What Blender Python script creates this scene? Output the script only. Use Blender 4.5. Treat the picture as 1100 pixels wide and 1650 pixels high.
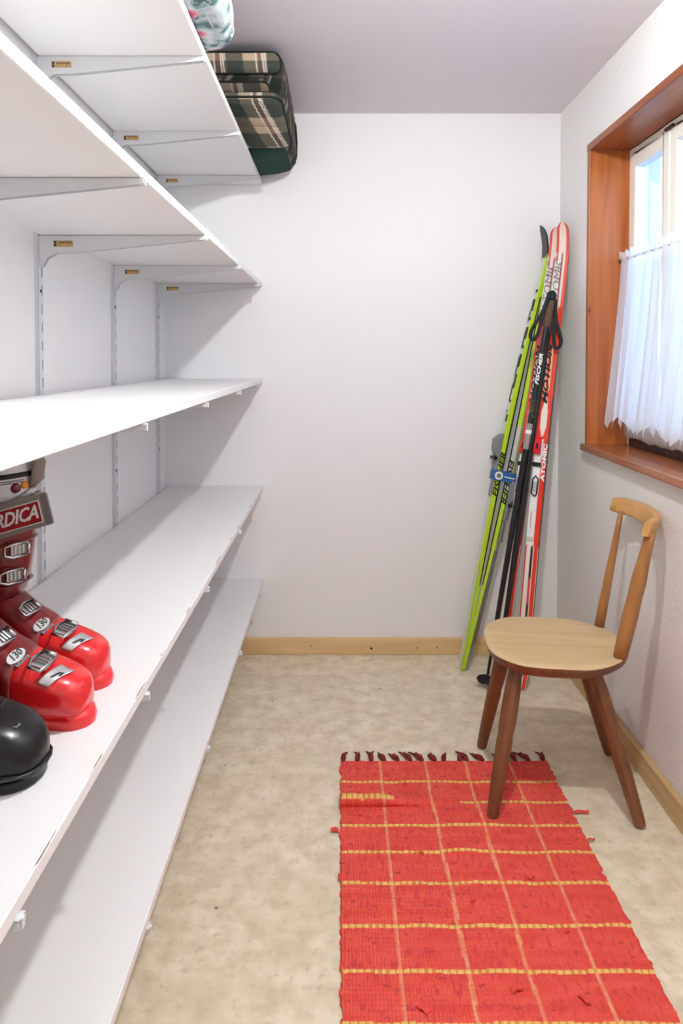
import bpy, bmesh, math, random
from mathutils import Vector, Matrix, noise
from math import sin, cos, pi, radians, sqrt

random.seed(7)
for o in list(bpy.data.objects):
    bpy.data.objects.remove(o, do_unlink=True)
scene = bpy.context.scene
COL = scene.collection

# ------------------------------------------------------------------ camera
F_PX = 1200.0
CAM_H = 1.27
PITCH = radians(1.6)
cam_d = bpy.data.cameras.new('camera')
cam = bpy.data.objects.new('camera', cam_d)
COL.objects.link(cam)
cam.location = (0, 0, CAM_H)
cam.rotation_euler = (pi / 2 - PITCH, 0, 0)
cam_d.sensor_fit = 'AUTO'
cam_d.sensor_width = 36.0
cam_d.lens = 36.0 * F_PX / 1650.0
cam_d.shift_x = 3.0 / 1650.0
cam_d.shift_y = -(250.0 - F_PX * math.tan(PITCH)) / 1650.0
cam_d.clip_start = 0.02
scene.camera = cam

# ------------------------------------------------------------------ view, sky
vs = scene.view_settings
vs.view_transform = 'Standard'
vs.look = 'None'
vs.gamma = 1.0
vs.use_curve_mapping = False
vs.exposure = 0.53
scene.cycles.max_bounces = 14
scene.cycles.diffuse_bounces = 7
scene.cycles.transparent_max_bounces = 12
world = bpy.data.worlds.new('sky')
scene.world = world
world.use_nodes = True
wn = world.node_tree
for n in list(wn.nodes):
    wn.nodes.remove(n)
wo = wn.nodes.new('ShaderNodeOutputWorld')
wb = wn.nodes.new('ShaderNodeBackground')
ws = wn.nodes.new('ShaderNodeTexSky')
ws.sky_type = 'NISHITA'
ws.sun_disc = False
ws.sun_elevation = radians(50)
ws.sun_rotation = radians(200)
ws.altitude = 3000
ws.dust_density = 0.0
ws.ozone_density = 4.0
wb.inputs['Strength'].default_value = 0.62
wn.links.new(ws.outputs[0], wb.inputs['Color'])
wn.links.new(wb.outputs[0], wo.inputs['Surface'])

LAMP_POS = (0.29, 1.20, 2.205)
LAMP_STRENGTH = 980.0
FILL_POS = (-0.22, -1.10, 2.03)  # added fill light behind the camera, not a known lamp of the room
FILL_STRENGTH = 23.0
LAMP_COLOR = (0.93, 0.965, 0.98)

# ------------------------------------------------------------------ room numbers
XL, XR, YB, YF, ZC = -0.738, 0.929, 3.158, -2.40, 2.292
SH_F, SH_B = -0.326, -0.724
UP_Y = [3.0, 2.42, 1.82, 1.24, 0.74]

# ------------------------------------------------------------------ materials
def lin(c):
    r = []
    for v in c[:3]:
        v = v / 255.0
        r.append(v / 12.92 if v <= 0.04045 else ((v + 0.055) / 1.055) ** 2.4)
    return (r[0], r[1], r[2], 1.0)

def mat(name, rgb, rough=0.5, metal=0.0, spec=0.5, coat=0.0, noise_=None, bump=None, attr=False):
    """rgb in sRGB 0-255. noise_ = (scale, rgb2, lo, hi, stretch) ; bump = (scale, strength, stretch)"""
    m = bpy.data.materials.new(name)
    m.use_nodes = True
    nt = m.node_tree
    b = nt.nodes['Principled BSDF']
    b.inputs['Base Color'].default_value = lin(rgb)
    b.inputs['Roughness'].default_value = rough
    b.inputs['Metallic'].default_value = metal
    b.inputs['Specular IOR Level'].default_value = spec
    b.inputs['Coat Weight'].default_value = coat
    tc = nt.nodes.new('ShaderNodeTexCoord')
    if attr:
        a = nt.nodes.new('ShaderNodeVertexColor')
        a.layer_name = 'Col'
        nt.links.new(a.outputs['Color'], b.inputs['Base Color'])
    if noise_:
        sc, rgb2, lo, hi = noise_[:4]
        st = noise_[4] if len(noise_) > 4 else (1, 1, 1)
        mp = nt.nodes.new('ShaderNodeMapping')
        mp.inputs['Scale'].default_value = st
        nz = nt.nodes.new('ShaderNodeTexNoise')
        nz.inputs['Scale'].default_value = sc
        nz.inputs['Detail'].default_value = 5.0
        cr = nt.nodes.new('ShaderNodeValToRGB')
        cr.color_ramp.elements[0].position = lo
        cr.color_ramp.elements[1].position = hi
        cr.color_ramp.elements[0].color = lin(rgb)
        cr.color_ramp.elements[1].color = lin(rgb2)
        nt.links.new(tc.outputs['Object'], mp.inputs['Vector'])
        nt.links.new(mp.outputs['Vector'], nz.inputs['Vector'])
        nt.links.new(nz.outputs['Fac'], cr.inputs['Fac'])
        nt.links.new(cr.outputs['Color'], b.inputs['Base Color'])
    if bump:
        sc, st_ = bump[:2]
        st = bump[2] if len(bump) > 2 else (1, 1, 1)
        mp = nt.nodes.new('ShaderNodeMapping')
        mp.inputs['Scale'].default_value = st
        nz = nt.nodes.new('ShaderNodeTexNoise')
        nz.inputs['Scale'].default_value = sc
        nz.inputs['Detail'].default_value = 4.0
        bp = nt.nodes.new('ShaderNodeBump')
        bp.inputs['Strength'].default_value = st_
        bp.inputs['Distance'].default_value = 0.01
        nt.links.new(tc.outputs['Object'], mp.inputs['Vector'])
        nt.links.new(mp.outputs['Vector'], nz.inputs['Vector'])
        nt.links.new(nz.outputs['Fac'], bp.inputs['Height'])
        nt.links.new(bp.outputs['Normal'], b.inputs['Normal'])
    return m

def wood(name, light, dark, rough=0.45, axis='Y', scale=1.0, knot=None, coat=0.0):
    m = bpy.data.materials.new(name)
    m.use_nodes = True
    nt = m.node_tree
    b = nt.nodes['Principled BSDF']
    b.inputs['Roughness'].default_value = rough
    b.inputs['Coat Weight'].default_value = coat
    tc = nt.nodes.new('ShaderNodeTexCoord')
    mp = nt.nodes.new('ShaderNodeMapping')
    s = {'X': (1.2, 16, 16), 'Y': (16, 1.2, 16), 'Z': (16, 16, 1.2)}[axis]
    mp.inputs['Scale'].default_value = [v * scale for v in s]
    nz = nt.nodes.new('ShaderNodeTexNoise')
    nz.inputs['Scale'].default_value = 1.6
    nz.inputs['Detail'].default_value = 6
    nz.inputs['Distortion'].default_value = 0.6
    cr = nt.nodes.new('ShaderNodeValToRGB')
    cr.color_ramp.elements[0].position = 0.32
    cr.color_ramp.elements[1].position = 0.68
    cr.color_ramp.elements[0].color = lin(dark)
    cr.color_ramp.elements[1].color = lin(light)
    nt.links.new(tc.outputs['Object'], mp.inputs['Vector'])
    nt.links.new(mp.outputs['Vector'], nz.inputs['Vector'])
    nt.links.new(nz.outputs['Fac'], cr.inputs['Fac'])
    out = cr.outputs['Color']
    if knot:
        vo = nt.nodes.new('ShaderNodeTexVoronoi')
        vo.inputs['Scale'].default_value = knot[0]
        mp2 = nt.nodes.new('ShaderNodeMapping')
        k = {'X': (.5, 1, 1), 'Y': (1, .5, 1), 'Z': (1, 1, .5)}[axis]
        mp2.inputs['Scale'].default_value = k
        mp2.inputs['Location'].default_value = (0.13, 0.37, 0.21)
        nt.links.new(tc.outputs['Object'], mp2.inputs['Vector'])
        nt.links.new(mp2.outputs['Vector'], vo.inputs['Vector'])
        c2 = nt.nodes.new('ShaderNodeValToRGB')
        c2.color_ramp.elements[0].position = knot[1] * 0.5
        c2.color_ramp.elements[1].position = knot[1]
        c2.color_ramp.elements[0].color = (1, 1, 1, 1)
        c2.color_ramp.elements[1].color = (0, 0, 0, 1)
        nt.links.new(vo.outputs['Distance'], c2.inputs['Fac'])
        mx = nt.nodes.new('ShaderNodeMix')
        mx.data_type = 'RGBA'
        mx.inputs['B'].default_value = lin(knot[2])
        nt.links.new(c2.outputs['Color'], mx.inputs['Factor'])
        nt.links.new(out, mx.inputs['A'])
        out = mx.outputs['Result']
    nt.links.new(out, b.inputs['Base Color'])
    bp = nt.nodes.new('ShaderNodeBump')
    bp.inputs['Strength'].default_value = 0.12
    bp.inputs['Distance'].default_value = 0.004
    nt.links.new(nz.outputs['Fac'], bp.inputs['Height'])
    nt.links.new(bp.outputs['Normal'], b.inputs['Normal'])
    return m

M = {}
M['plaster'] = mat('smooth_white_plaster', (232, 230, 230), 0.9, spec=0.2, bump=(9, 0.10))
M['plaster_rough'] = mat('rough_white_plaster', (234, 232, 229), 0.92, spec=0.2, bump=(75, 0.35))
M['ceiling'] = mat('ceiling_paint', (222, 218, 222), 0.95, spec=0.1, bump=(30, 0.06))
M['shelf'] = mat('white_melamine', (226, 225, 224), 0.45, spec=0.3)
M['shelf_worn'] = mat('worn_white_melamine', (226, 225, 224), 0.45, spec=0.3)
M['rail'] = mat('white_lacquered_steel', (210, 211, 215), 0.4, spec=0.4)
M['bracket'] = mat('grey_white_lacquered_steel', (208, 209, 211), 0.45, spec=0.4)
M['slot'] = mat('slot_dark', (70, 70, 74), 0.8)
M['sticker'] = mat('tan_sticker', (202, 168, 112), 0.6, noise_=(300, (170, 132, 88), .4, .6))
M['sticker_print'] = mat('sticker_print', (60, 46, 40), 0.6)
M['base_wood'] = wood('pale_pine', (230, 196, 146), (208, 172, 122), 0.5, 'X', knot=(5, .055, (120, 78, 45)))
M['base_wood_y'] = wood('pale_pine_lengthwise', (214, 180, 130), (190, 154, 106), 0.5, 'Y')
M['casing'] = wood('orange_pine', (184, 106, 50), (150, 78, 32), 0.38, 'Z', knot=(6, .07, (62, 28, 14)))
M['casing_h'] = wood('orange_pine_horizontal', (168, 92, 46), (128, 64, 32), 0.35, 'Y')
M['sill'] = wood('varnished_sill', (176, 104, 60), (140, 76, 40), 0.25, 'Y', coat=0.3)
M['sash'] = mat('cream_white_paint', (245, 242, 230), 0.4)
M['dark_wood'] = mat('weathered_dark_wood', (74, 56, 44), 0.7, noise_=(30, (50, 36, 28), .4, .6))
M['black'] = mat('black_plastic', (18, 18, 20), 0.4)
M['black_soft'] = mat('black_webbing', (20, 20, 22), 0.75)
M['chrome'] = mat('polished_metal', (190, 188, 190), 0.22, metal=1.0)
M['silver'] = mat('brushed_silver', (205, 205, 208), 0.32, metal=0.6)
M['white_plastic'] = mat('white_plastic', (236, 235, 232), 0.35)
M['grey_plastic'] = mat('grey_plastic', (128, 130, 136), 0.45)
M['red_plastic'] = mat('red_plastic', (214, 30, 40), 0.3)
M['print_black'] = mat('print_black', (22, 22, 24), 0.5)
M['print_white'] = mat('print_white', (240, 240, 238), 0.5)
M['print_grey'] = mat('print_grey', (120, 118, 120), 0.5)
M['print_red'] = mat('print_red', (196, 40, 48), 0.5)
M['attr'] = mat('printed_lacquer', (255, 255, 255), 0.3, attr=True, coat=0.2)
M['cork'] = mat('brown_cork', (106, 76, 58), 0.8, noise_=(180, (82, 58, 44), .4, .6))
M['blue'] = mat('blue_strap', (38, 98, 160), 0.6)
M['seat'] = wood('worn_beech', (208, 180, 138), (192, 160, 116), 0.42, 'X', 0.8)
M['rail_wood'] = wood('beech_rail', (206, 158, 96), (186, 134, 74), 0.4, 'Y')
M['spindle'] = wood('beech_spindle', (178, 124, 68), (148, 98, 52), 0.42, 'Z')
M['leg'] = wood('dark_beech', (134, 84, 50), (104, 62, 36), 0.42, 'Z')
M['boot_red'] = mat('glossy_red_shell', (212, 26, 30), 0.2, coat=0.4, spec=0.5)
M['boot_dark'] = mat('dark_red_shell', (112, 13, 19), 0.2, coat=0.4)
M['boot_black'] = mat('black_rubber', (13, 13, 14), 0.30, spec=0.35, coat=0.05, bump=(60, 0.05))
M['liner'] = mat('white_liner', (232, 230, 236), 0.6)
M['liner_grey'] = mat('grey_liner_padding', (140, 132, 124), 0.75)
M['orange'] = mat('orange_print', (238, 150, 40), 0.5)
M['strap_grey'] = mat('grey_strap', (150, 142, 136), 0.55)
M['strap_red'] = mat('red_strap_print', (168, 30, 38), 0.35)
M['cloth_attr'] = mat('printed_cloth', (255, 255, 255), 0.9, spec=0.15, attr=True, bump=(260, 0.15))
M['green_cloth'] = mat('dark_green_cloth', (16, 58, 50), 0.8, spec=0.2, bump=(240, 0.2))
M['piping'] = mat('blackish_green_piping', (26, 32, 28), 0.7, spec=0.2)
M['lamp_base'] = mat('lamp_ceramic', (240, 238, 232), 0.3)
M['snow'] = mat('snowy_ground', (225, 228, 235), 0.9, noise_=(2, (208, 214, 226), .35, .65))
M['tassel'] = mat('dark_red_yarn', (142, 38, 40), 0.9, noise_=(120, (92, 26, 34), .35, .65))
M['rag'] = mat('coral_rag', (222, 74, 62), 0.9)

def add_edge_chips(m):
    """worn, chipped lacquer along the front arris of the boards"""
    nt = m.node_tree
    b = nt.nodes['Principled BSDF']
    tc = nt.nodes.new('ShaderNodeTexCoord')
    sx = nt.nodes.new('ShaderNodeSeparateXYZ')
    nt.links.new(tc.outputs['Object'], sx.inputs[0])
    g = nt.nodes.new('ShaderNodeMath'); g.operation = 'GREATER_THAN'
    g.inputs[1].default_value = -0.0022
    nt.links.new(sx.outputs['X'], g.inputs[0])
    g2 = nt.nodes.new('ShaderNodeMath'); g2.operation = 'GREATER_THAN'
    g2.inputs[1].default_value = -0.0009
    nt.links.new(sx.outputs['Z'], g2.inputs[0])
    mp = nt.nodes.new('ShaderNodeMapping')
    mp.inputs['Scale'].default_value = (60, 6, 60)
    nz = nt.nodes.new('ShaderNodeTexNoise')
    nz.inputs['Scale'].default_value = 1.3
    nz.inputs['Detail'].default_value = 6
    nt.links.new(tc.outputs['Object'], mp.inputs['Vector'])
    nt.links.new(mp.outputs['Vector'], nz.inputs['Vector'])
    g3 = nt.nodes.new('ShaderNodeMath'); g3.operation = 'GREATER_THAN'
    g3.inputs[1].default_value = 0.565
    nt.links.new(nz.outputs['Fac'], g3.inputs[0])
    m1 = nt.nodes.new('ShaderNodeMath'); m1.operation = 'MULTIPLY'
    m2 = nt.nodes.new('ShaderNodeMath'); m2.operation = 'MULTIPLY'
    nt.links.new(g.outputs[0], m1.inputs[0]); nt.links.new(g2.outputs[0], m1.inputs[1])
    nt.links.new(m1.outputs[0], m2.inputs[0]); nt.links.new(g3.outputs[0], m2.inputs[1])
    mx = nt.nodes.new('ShaderNodeMix'); mx.data_type = 'RGBA'
    mx.inputs['A'].default_value = b.inputs['Base Color'].default_value
    mx.inputs['B'].default_value = lin((128, 112, 98))
    nt.links.new(m2.outputs[0], mx.inputs['Factor'])
    nt.links.new(mx.outputs['Result'], b.inputs['Base Color'])
add_edge_chips(M['shelf_worn'])

def floor_material():
    m = bpy.data.materials.new('mottled_beige_linoleum')
    m.use_nodes = True
    nt = m.node_tree
    b = nt.nodes['Principled BSDF']
    b.inputs['Roughness'].default_value = 0.5
    b.inputs['Specular IOR Level'].default_value = 0.3
    tc = nt.nodes.new('ShaderNodeTexCoord')
    def nz(scale, lo, hi, c0, c1, det=4):
        n = nt.nodes.new('ShaderNodeTexNoise')
        n.inputs['Scale'].default_value = scale
        n.inputs['Detail'].default_value = det
        n.inputs['Roughness'].default_value = 0.6
        nt.links.new(tc.outputs['Object'], n.inputs['Vector'])
        r = nt.nodes.new('ShaderNodeValToRGB')
        r.color_ramp.elements[0].position = lo
        r.color_ramp.elements[1].position = hi
        r.color_ramp.elements[0].color = c0
        r.color_ramp.elements[1].color = c1
        nt.links.new(n.outputs['Fac'], r.inputs['Fac'])
        return r.outputs['Color']
    a = nz(5.0, .35, .65, lin((222, 208, 182)), lin((233, 221, 198)))
    c = nz(17.0, .38, .66, (0, 0, 0, 1), (1, 1, 1, 1))
    mx = nt.nodes.new('ShaderNodeMix'); mx.data_type = 'RGBA'
    mx.inputs['B'].default_value = lin((208, 192, 164))
    nt.links.new(c, mx.inputs['Factor']); nt.links.new(a, mx.inputs['A'])
    d = nz(42.0, .56, .72, (0, 0, 0, 1), (.5, .5, .5, 1), 2)
    m2 = nt.nodes.new('ShaderNodeMix'); m2.data_type = 'RGBA'
    m2.inputs['B'].default_value = lin((182, 170, 150))
    nt.links.new(d, m2.inputs['Factor']); nt.links.new(mx.outputs['Result'], m2.inputs['A'])
    # sparse dark scuffs
    vo = nt.nodes.new('ShaderNodeTexVoronoi')
    vo.inputs['Scale'].default_value = 5.5
    nt.links.new(tc.outputs['Object'], vo.inputs['Vector'])
    r = nt.nodes.new('ShaderNodeValToRGB')
    r.color_ramp.elements[0].position = 0.018
    r.color_ramp.elements[1].position = 0.034
    r.color_ramp.elements[0].color = (.8, .8, .8, 1)
    r.color_ramp.elements[1].color = (0, 0, 0, 1)
    nt.links.new(vo.outputs['Distance'], r.inputs['Fac'])
    m3 = nt.nodes.new('ShaderNodeMix'); m3.data_type = 'RGBA'
    m3.inputs['B'].default_value = lin((92, 82, 72))
    nt.links.new(r.outputs['Color'], m3.inputs['Factor']); nt.links.new(m2.outputs['Result'], m3.inputs['A'])
    nt.links.new(m3.outputs['Result'], b.inputs['Base Color'])
    return m
M['floor'] = floor_material()

def glass_material():
    m = bpy.data.materials.new('window_glass')
    m.use_nodes = True
    nt = m.node_tree
    nt.nodes.remove(nt.nodes['Principled BSDF'])
    out = nt.nodes['Material Output']
    tr = nt.nodes.new('ShaderNodeBsdfTransparent')
    tr.inputs['Color'].default_value = (.95, .97, .97, 1)
    gl = nt.nodes.new('ShaderNodeBsdfGlossy')
    gl.inputs['Roughness'].default_value = 0.02
    mx = nt.nodes.new('ShaderNodeMixShader')
    mx.inputs[0].default_value = 0.05
    nt.links.new(tr.outputs[0], mx.inputs[1])
    nt.links.new(gl.outputs[0], mx.inputs[2])
    nt.links.new(mx.outputs[0], out.inputs['Surface'])
    return m
M['glass'] = glass_material()

def sheer_material(name, rgb, transp):
    m = bpy.data.materials.new(name)
    m.use_nodes = True
    nt = m.node_tree
    nt.nodes.remove(nt.nodes['Principled BSDF'])
    out = nt.nodes['Material Output']
    df = nt.nodes.new('ShaderNodeBsdfDiffuse'); df.inputs['Color'].default_value = lin(rgb)
    tl = nt.nodes.new('ShaderNodeBsdfTranslucent'); tl.inputs['Color'].default_value = lin(rgb)
    tr = nt.nodes.new('ShaderNodeBsdfTransparent')
    m1 = nt.nodes.new('ShaderNodeMixShader'); m1.inputs[0].default_value = 0.62
    m2 = nt.nodes.new('ShaderNodeMixShader'); m2.inputs[0].default_value = transp
    nt.links.new(df.outputs[0], m1.inputs[1]); nt.links.new(tl.outputs[0], m1.inputs[2])
    nt.links.new(m1.outputs[0], m2.inputs[1]); nt.links.new(tr.outputs[0], m2.inputs[2])
    nt.links.new(m2.outputs[0], out.inputs['Surface'])
    return m
M['sheer'] = sheer_material('white_sheer_cotton', (252, 252, 253), 0.28)
M['net'] = sheer_material('grey_white_net', (232, 222, 216), 0.45)

def rug_material():
    m = mat('woven_rag_rug', (255, 255, 255), 0.95, spec=0.1, attr=True)
    nt = m.node_tree
    b = nt.nodes['Principled BSDF']
    tc = nt.nodes.new('ShaderNodeTexCoord')
    w = nt.nodes.new('ShaderNodeTexWave')
    w.bands_direction = 'X'
    w.inputs['Scale'].default_value = 42
    w.inputs['Distortion'].default_value = 1.2
    w.inputs['Detail Scale'].default_value = 3
    w2 = nt.nodes.new('ShaderNodeTexWave')
    w2.bands_direction = 'Y'
    w2.inputs['Scale'].default_value = 26
    w2.inputs['Distortion'].default_value = 2.0
    ad = nt.nodes.new('ShaderNodeMath'); ad.operation = 'ADD'
    nt.links.new(tc.outputs['Object'], w.inputs['Vector'])
    nt.links.new(tc.outputs['Object'], w2.inputs['Vector'])
    nt.links.new(w.outputs['Fac'], ad.inputs[0])
    nt.links.new(w2.outputs['Fac'], ad.inputs[1])
    bp = nt.nodes.new('ShaderNodeBump')
    bp.inputs['Strength'].default_value = 0.55
    bp.inputs['Distance'].default_value = 0.004
    nt.links.new(ad.outputs[0], bp.inputs['Height'])
    nt.links.new(bp.outputs['Normal'], b.inputs['Normal'])
    return m
M['rug'] = rug_material()

def emit(name, rgb, strength):
    m = bpy.data.materials.new(name)
    m.use_nodes = True
    b = m.node_tree.nodes['Principled BSDF']
    b.inputs['Base Color'].default_value = (1, 1, 1, 1)
    b.inputs['Emission Color'].default_value = (*rgb, 1)
    b.inputs['Emission Strength'].default_value = strength
    return m
M['bulb'] = emit('glowing_frosted_bulb', LAMP_COLOR, LAMP_STRENGTH)
M['globe'] = emit('glowing_fill_globe', LAMP_COLOR, FILL_STRENGTH)  # emission of the added fill globe

# ------------------------------------------------------------------ mesh helpers
class G:
    def __init__(s):
        s.v = []; s.f = []
    def add(s, verts, faces, mtx=None):
        n = len(s.v)
        for p in verts:
            p = Vector(p)
            s.v.append(mtx @ p if mtx else p)
        for f in faces:
            s.f.append([i + n for i in f])
        return s
    def box(s, x0, x1, y0, y1, z0, z1, mtx=None):
        v = [(x0,y0,z0),(x1,y0,z0),(x1,y1,z0),(x0,y1,z0),(x0,y0,z1),(x1,y0,z1),(x1,y1,z1),(x0,y1,z1)]
        f = [(0,3,2,1),(4,5,6,7),(0,1,5,4),(1,2,6,5),(2,3,7,6),(3,0,4,7)]
        return s.add(v, f, mtx)
    def loft(s, rings, cap0=True, cap1=True, closed=True, mtx=None):
        n = len(rings[0]); v = []; f = []
        for r in rings: v += list(r)
        m = n if closed else n - 1
        for i in range(len(rings) - 1):
            for j in range(m):
                a = i*n + j; b_ = i*n + (j+1) % n
                f.append((a, b_, b_ + n, a + n))
        if cap0: f.append(tuple(range(n))[::-1])
        if cap1: f.append(tuple(range((len(rings)-1)*n, len(rings)*n)))
        return s.add(v, f, mtx)
    def tube(s, path, rad, seg=8, closed=False, flat=1.0, up=None, mtx=None):
        path = [Vector(p) for p in path]
        n = len(path); rings = []
        if not hasattr(rad, '__len__'): rad = [rad] * n
        prev = None
        for i, p in enumerate(path):
            if closed:
                t = path[(i+1) % n] - path[i-1]
            else:
                t = path[min(i+1, n-1)] - path[max(i-1, 0)]
            t.normalize()
            if prev is None:
                u = Vector(up) if up else (Vector((0,0,1)) if abs(t.z) < .9 else Vector((1,0,0)))
            else:
                u = prev
            u = u - t * u.dot(t); u.normalize(); prev = u
            w = t.cross(u)
            rings.append([p + u * (rad[i] * cos(2*pi*k/seg)) + w * (rad[i] * flat * sin(2*pi*k/seg)) for k in range(seg)])
        if closed:
            rings.append(rings[0])
            return s.loft(rings, False, False, mtx=mtx)
        return s.loft(rings, mtx=mtx)
    def lathe(s, prof, seg=16, mtx=None):
        rings = [[(r*cos(2*pi*k/seg), r*sin(2*pi*k/seg), z) for k in range(seg)] for (r, z) in prof]
        return s.loft(rings, mtx=mtx)
    def build(s, name, m, parent=None, smooth=False, bevel=0.0, bseg=2, loc=None, subsurf=0, auto=None):
        me = bpy.data.meshes.new(name)
        me.from_pydata([tuple(p) for p in s.v], [], s.f)
        bm = bmesh.new(); bm.from_mesh(me)
        bmesh.ops.remove_doubles(bm, verts=bm.verts, dist=1e-6)
        bmesh.ops.recalc_face_normals(bm, faces=bm.faces)
        bm.to_mesh(me); bm.free()
        return link(name, me, m, parent, smooth, bevel, bseg, loc, subsurf, auto)

def link(name, me, m, parent=None, smooth=False, bevel=0.0, bseg=2, loc=None, subsurf=0, auto=None):
    o = bpy.data.objects.new(name, me)
    COL.objects.link(o)
    if m is not None:
        me.materials.append(M[m] if isinstance(m, str) else m)
    if parent: o.parent = parent
    if loc: o.location = loc
    if smooth or auto:
        for p in me.polygons: p.use_smooth = True
        if auto:
            bm = bmesh.new(); bm.from_mesh(me)
            for e in bm.edges:
                if len(e.link_faces) == 2 and e.calc_face_angle(0) > radians(auto): e.smooth = False
            bm.to_mesh(me); bm.free()
    if bevel:
        b = o.modifiers.new('bevel', 'BEVEL'); b.width = bevel; b.segments = bseg; b.limit_method = 'ANGLE'
        b.angle_limit = radians(40)
    if subsurf:
        b = o.modifiers.new('subsurf', 'SUBSURF'); b.levels = subsurf; b.render_levels = subsurf
    return o

def tag(o, label=None, cat=None, group=None, kind=None):
    if label: o['label'] = label
    if cat: o['category'] = cat
    if group: o['group'] = group
    if kind: o['kind'] = kind
    return o

def thing(name, label, cat, loc=(0,0,0), rotz=0.0, group=None, mtx=None):
    o = bpy.data.objects.new(name, None)
    COL.objects.link(o)
    o.empty_display_size = 0.05
    if mtx is not None: o.matrix_world = mtx
    else:
        o.location = loc; o.rotation_euler = (0, 0, rotz)
    return tag(o, label, cat, group)

def struct(name, g, m, **k):
    o = g.build(name, m, **k)
    o['kind'] = 'structure'
    return o

def frame(o, x, y, z):
    m = Matrix.Identity(4)
    for i, c in enumerate((x, y, z)):
        for r in range(3): m[r][i] = c[r]
    for r in range(3): m[r][3] = o[r]
    return m

def text_mesh(body, size, mtx, shear=0.0, offset=0.0, extrude=0.0003, xs=1.0, spacing=1.0):
    cu = bpy.data.curves.new('t', 'FONT')
    cu.body = body; cu.size = size; cu.shear = shear; cu.offset = offset; cu.extrude = extrude
    cu.align_x = 'CENTER'; cu.align_y = 'CENTER'; cu.resolution_u = 2; cu.space_character = spacing
    ob = bpy.data.objects.new('t', cu)
    COL.objects.link(ob)
    dg = bpy.context.evaluated_depsgraph_get()
    me = bpy.data.meshes.new_from_object(ob.evaluated_get(dg))
    bpy.data.objects.remove(ob, do_unlink=True)
    me.transform(mtx @ Matrix.Diagonal((xs, 1, 1, 1)))
    me.materials.clear()
    return me

def text(name, body, size, mtx, m, parent, **k):
    return link(name, text_mesh(body, size, mtx, **k), m, parent)

def colour(me, fn):
    """paint print colours per corner: fn(vertex index, polygon) -> sRGB"""
    ca = me.color_attributes.new('Col', 'FLOAT_COLOR', 'CORNER')
    for p in me.polygons:
        for li in p.loop_indices:
            ca.data[li].color = lin(fn(me.loops[li].vertex_index, p))

# ------------------------------------------------------------------ room shell
T = 0.12
struct('floor', G().box(XL-T, XR+T, YF-T, YB+T, -0.1, 0), 'floor')
struct('ceiling', G().box(XL-T, XR+0.3, YF-T, YB+T, ZC, ZC+0.1), 'ceiling')
struct('wall_back', G().box(XL-T, XR+0.3, YB, YB+T, -0.02, ZC+.02), 'plaster')
struct('wall_left', G().box(XL-T, XL, YF-T, YB+.02, -0.02, ZC+.02), 'plaster')
struct('wall_front', G().box(XL-T, XR+0.3, YF-T, YF, -0.02, ZC+.02), 'plaster')
# right wall with the window opening
WY0, WY1, WZ0, WZ1 = 1.69, 2.782, 0.920, 2.053
g = G()
XO = XR + 0.26
g.box(XR, XO, YF-.02, WY0, -0.02, ZC+.02)
g.box(XR, XO, WY1, YB+.02, -0.02, ZC+.02)
g.box(XR, XO, WY0, WY1, -0.02, WZ0)
g.box(XR, XO, WY0, WY1, WZ1, ZC+.02)
struct('wall_right', g, 'plaster_rough')
struct('ground', G().box(XO+.05, 40, -30, 40, -0.9, -0.8), 'snow')

bb = struct('baseboard_back', G().box(SH_B, XR, YB-0.018, YB, 0, 0.072), 'base_wood', bevel=0.003)
for x, z, r in ((0.135, 0.028, .0055), (0.33, 0.03, .003), (0.415, 0.031, .003), (-.12, .04, .0025)):
    G().lathe([(r, 0), (r*.8, .0012)], 10, frame((x, YB-.018, z), (1,0,0), (0,0,1), (0,-1,0))).build('knot', M['dark_wood'], bb)
struct('baseboard_right', G().box(XR-0.020, XR, YF, YB-0.018, 0, 0.074), 'base_wood_y', bevel=0.003)
struct('baseboard_left', G().box(XL, XL+0.010, YF, YB-0.018, 0, 0.07), 'base_wood_y', bevel=0.002)

# ------------------------------------------------------------------ window
win = tag(thing('window_1', None, None, (0,0,0)), kind='structure')
BT = 0.026                       # lining board thickness
XG = XR + 0.135                  # inner face of the white frame
def wpart(name, g, m, parent=win, **k): return g.build(name, m, parent, **k)
wpart('jamb_board', G().box(XR-.012, XG+.03, WY1-BT, WY1, WZ0+.02, WZ1), 'casing', bevel=.003)
wpart('jamb_board', G().box(XR-.012, XG+.03, WY0, WY0+BT, WZ0+.02, WZ1), 'casing', bevel=.003)
wpart('head_board', G().box(XR-.014, XG+.03, WY0, WY1, WZ1-BT, WZ1+.001), 'casing_h', bevel=.003)
wpart('sill_board', G().box(XR-.026, XG+.03, WY0-.012, WY1+.012, WZ0, WZ0+.026), 'sill', bevel=.004)
iy0, iy1, iz0, iz1 = WY0+BT, WY1-BT, WZ0+.026, WZ1-BT
fw = 0.028
g = G()
g.box(XG, XG+.06, iy1-fw, iy1, iz0, iz1); g.box(XG, XG+.06, iy0, iy0+fw, iz0, iz1)
g.box(XG, XG+.06, iy0+fw, iy1-fw, iz1-fw, iz1)
wpart('window_frame', g, 'sash', bevel=.003)
wpart('bottom_rail', G().box(XG-.004, XG+.06, iy0+fw, iy1-fw, iz0, iz0+.036), 'dark_wood', bevel=.003)
nS = 3
ys = [iy0+fw + (iy1-iy0-2*fw)*k/nS for k in range(nS+1)]
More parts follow.
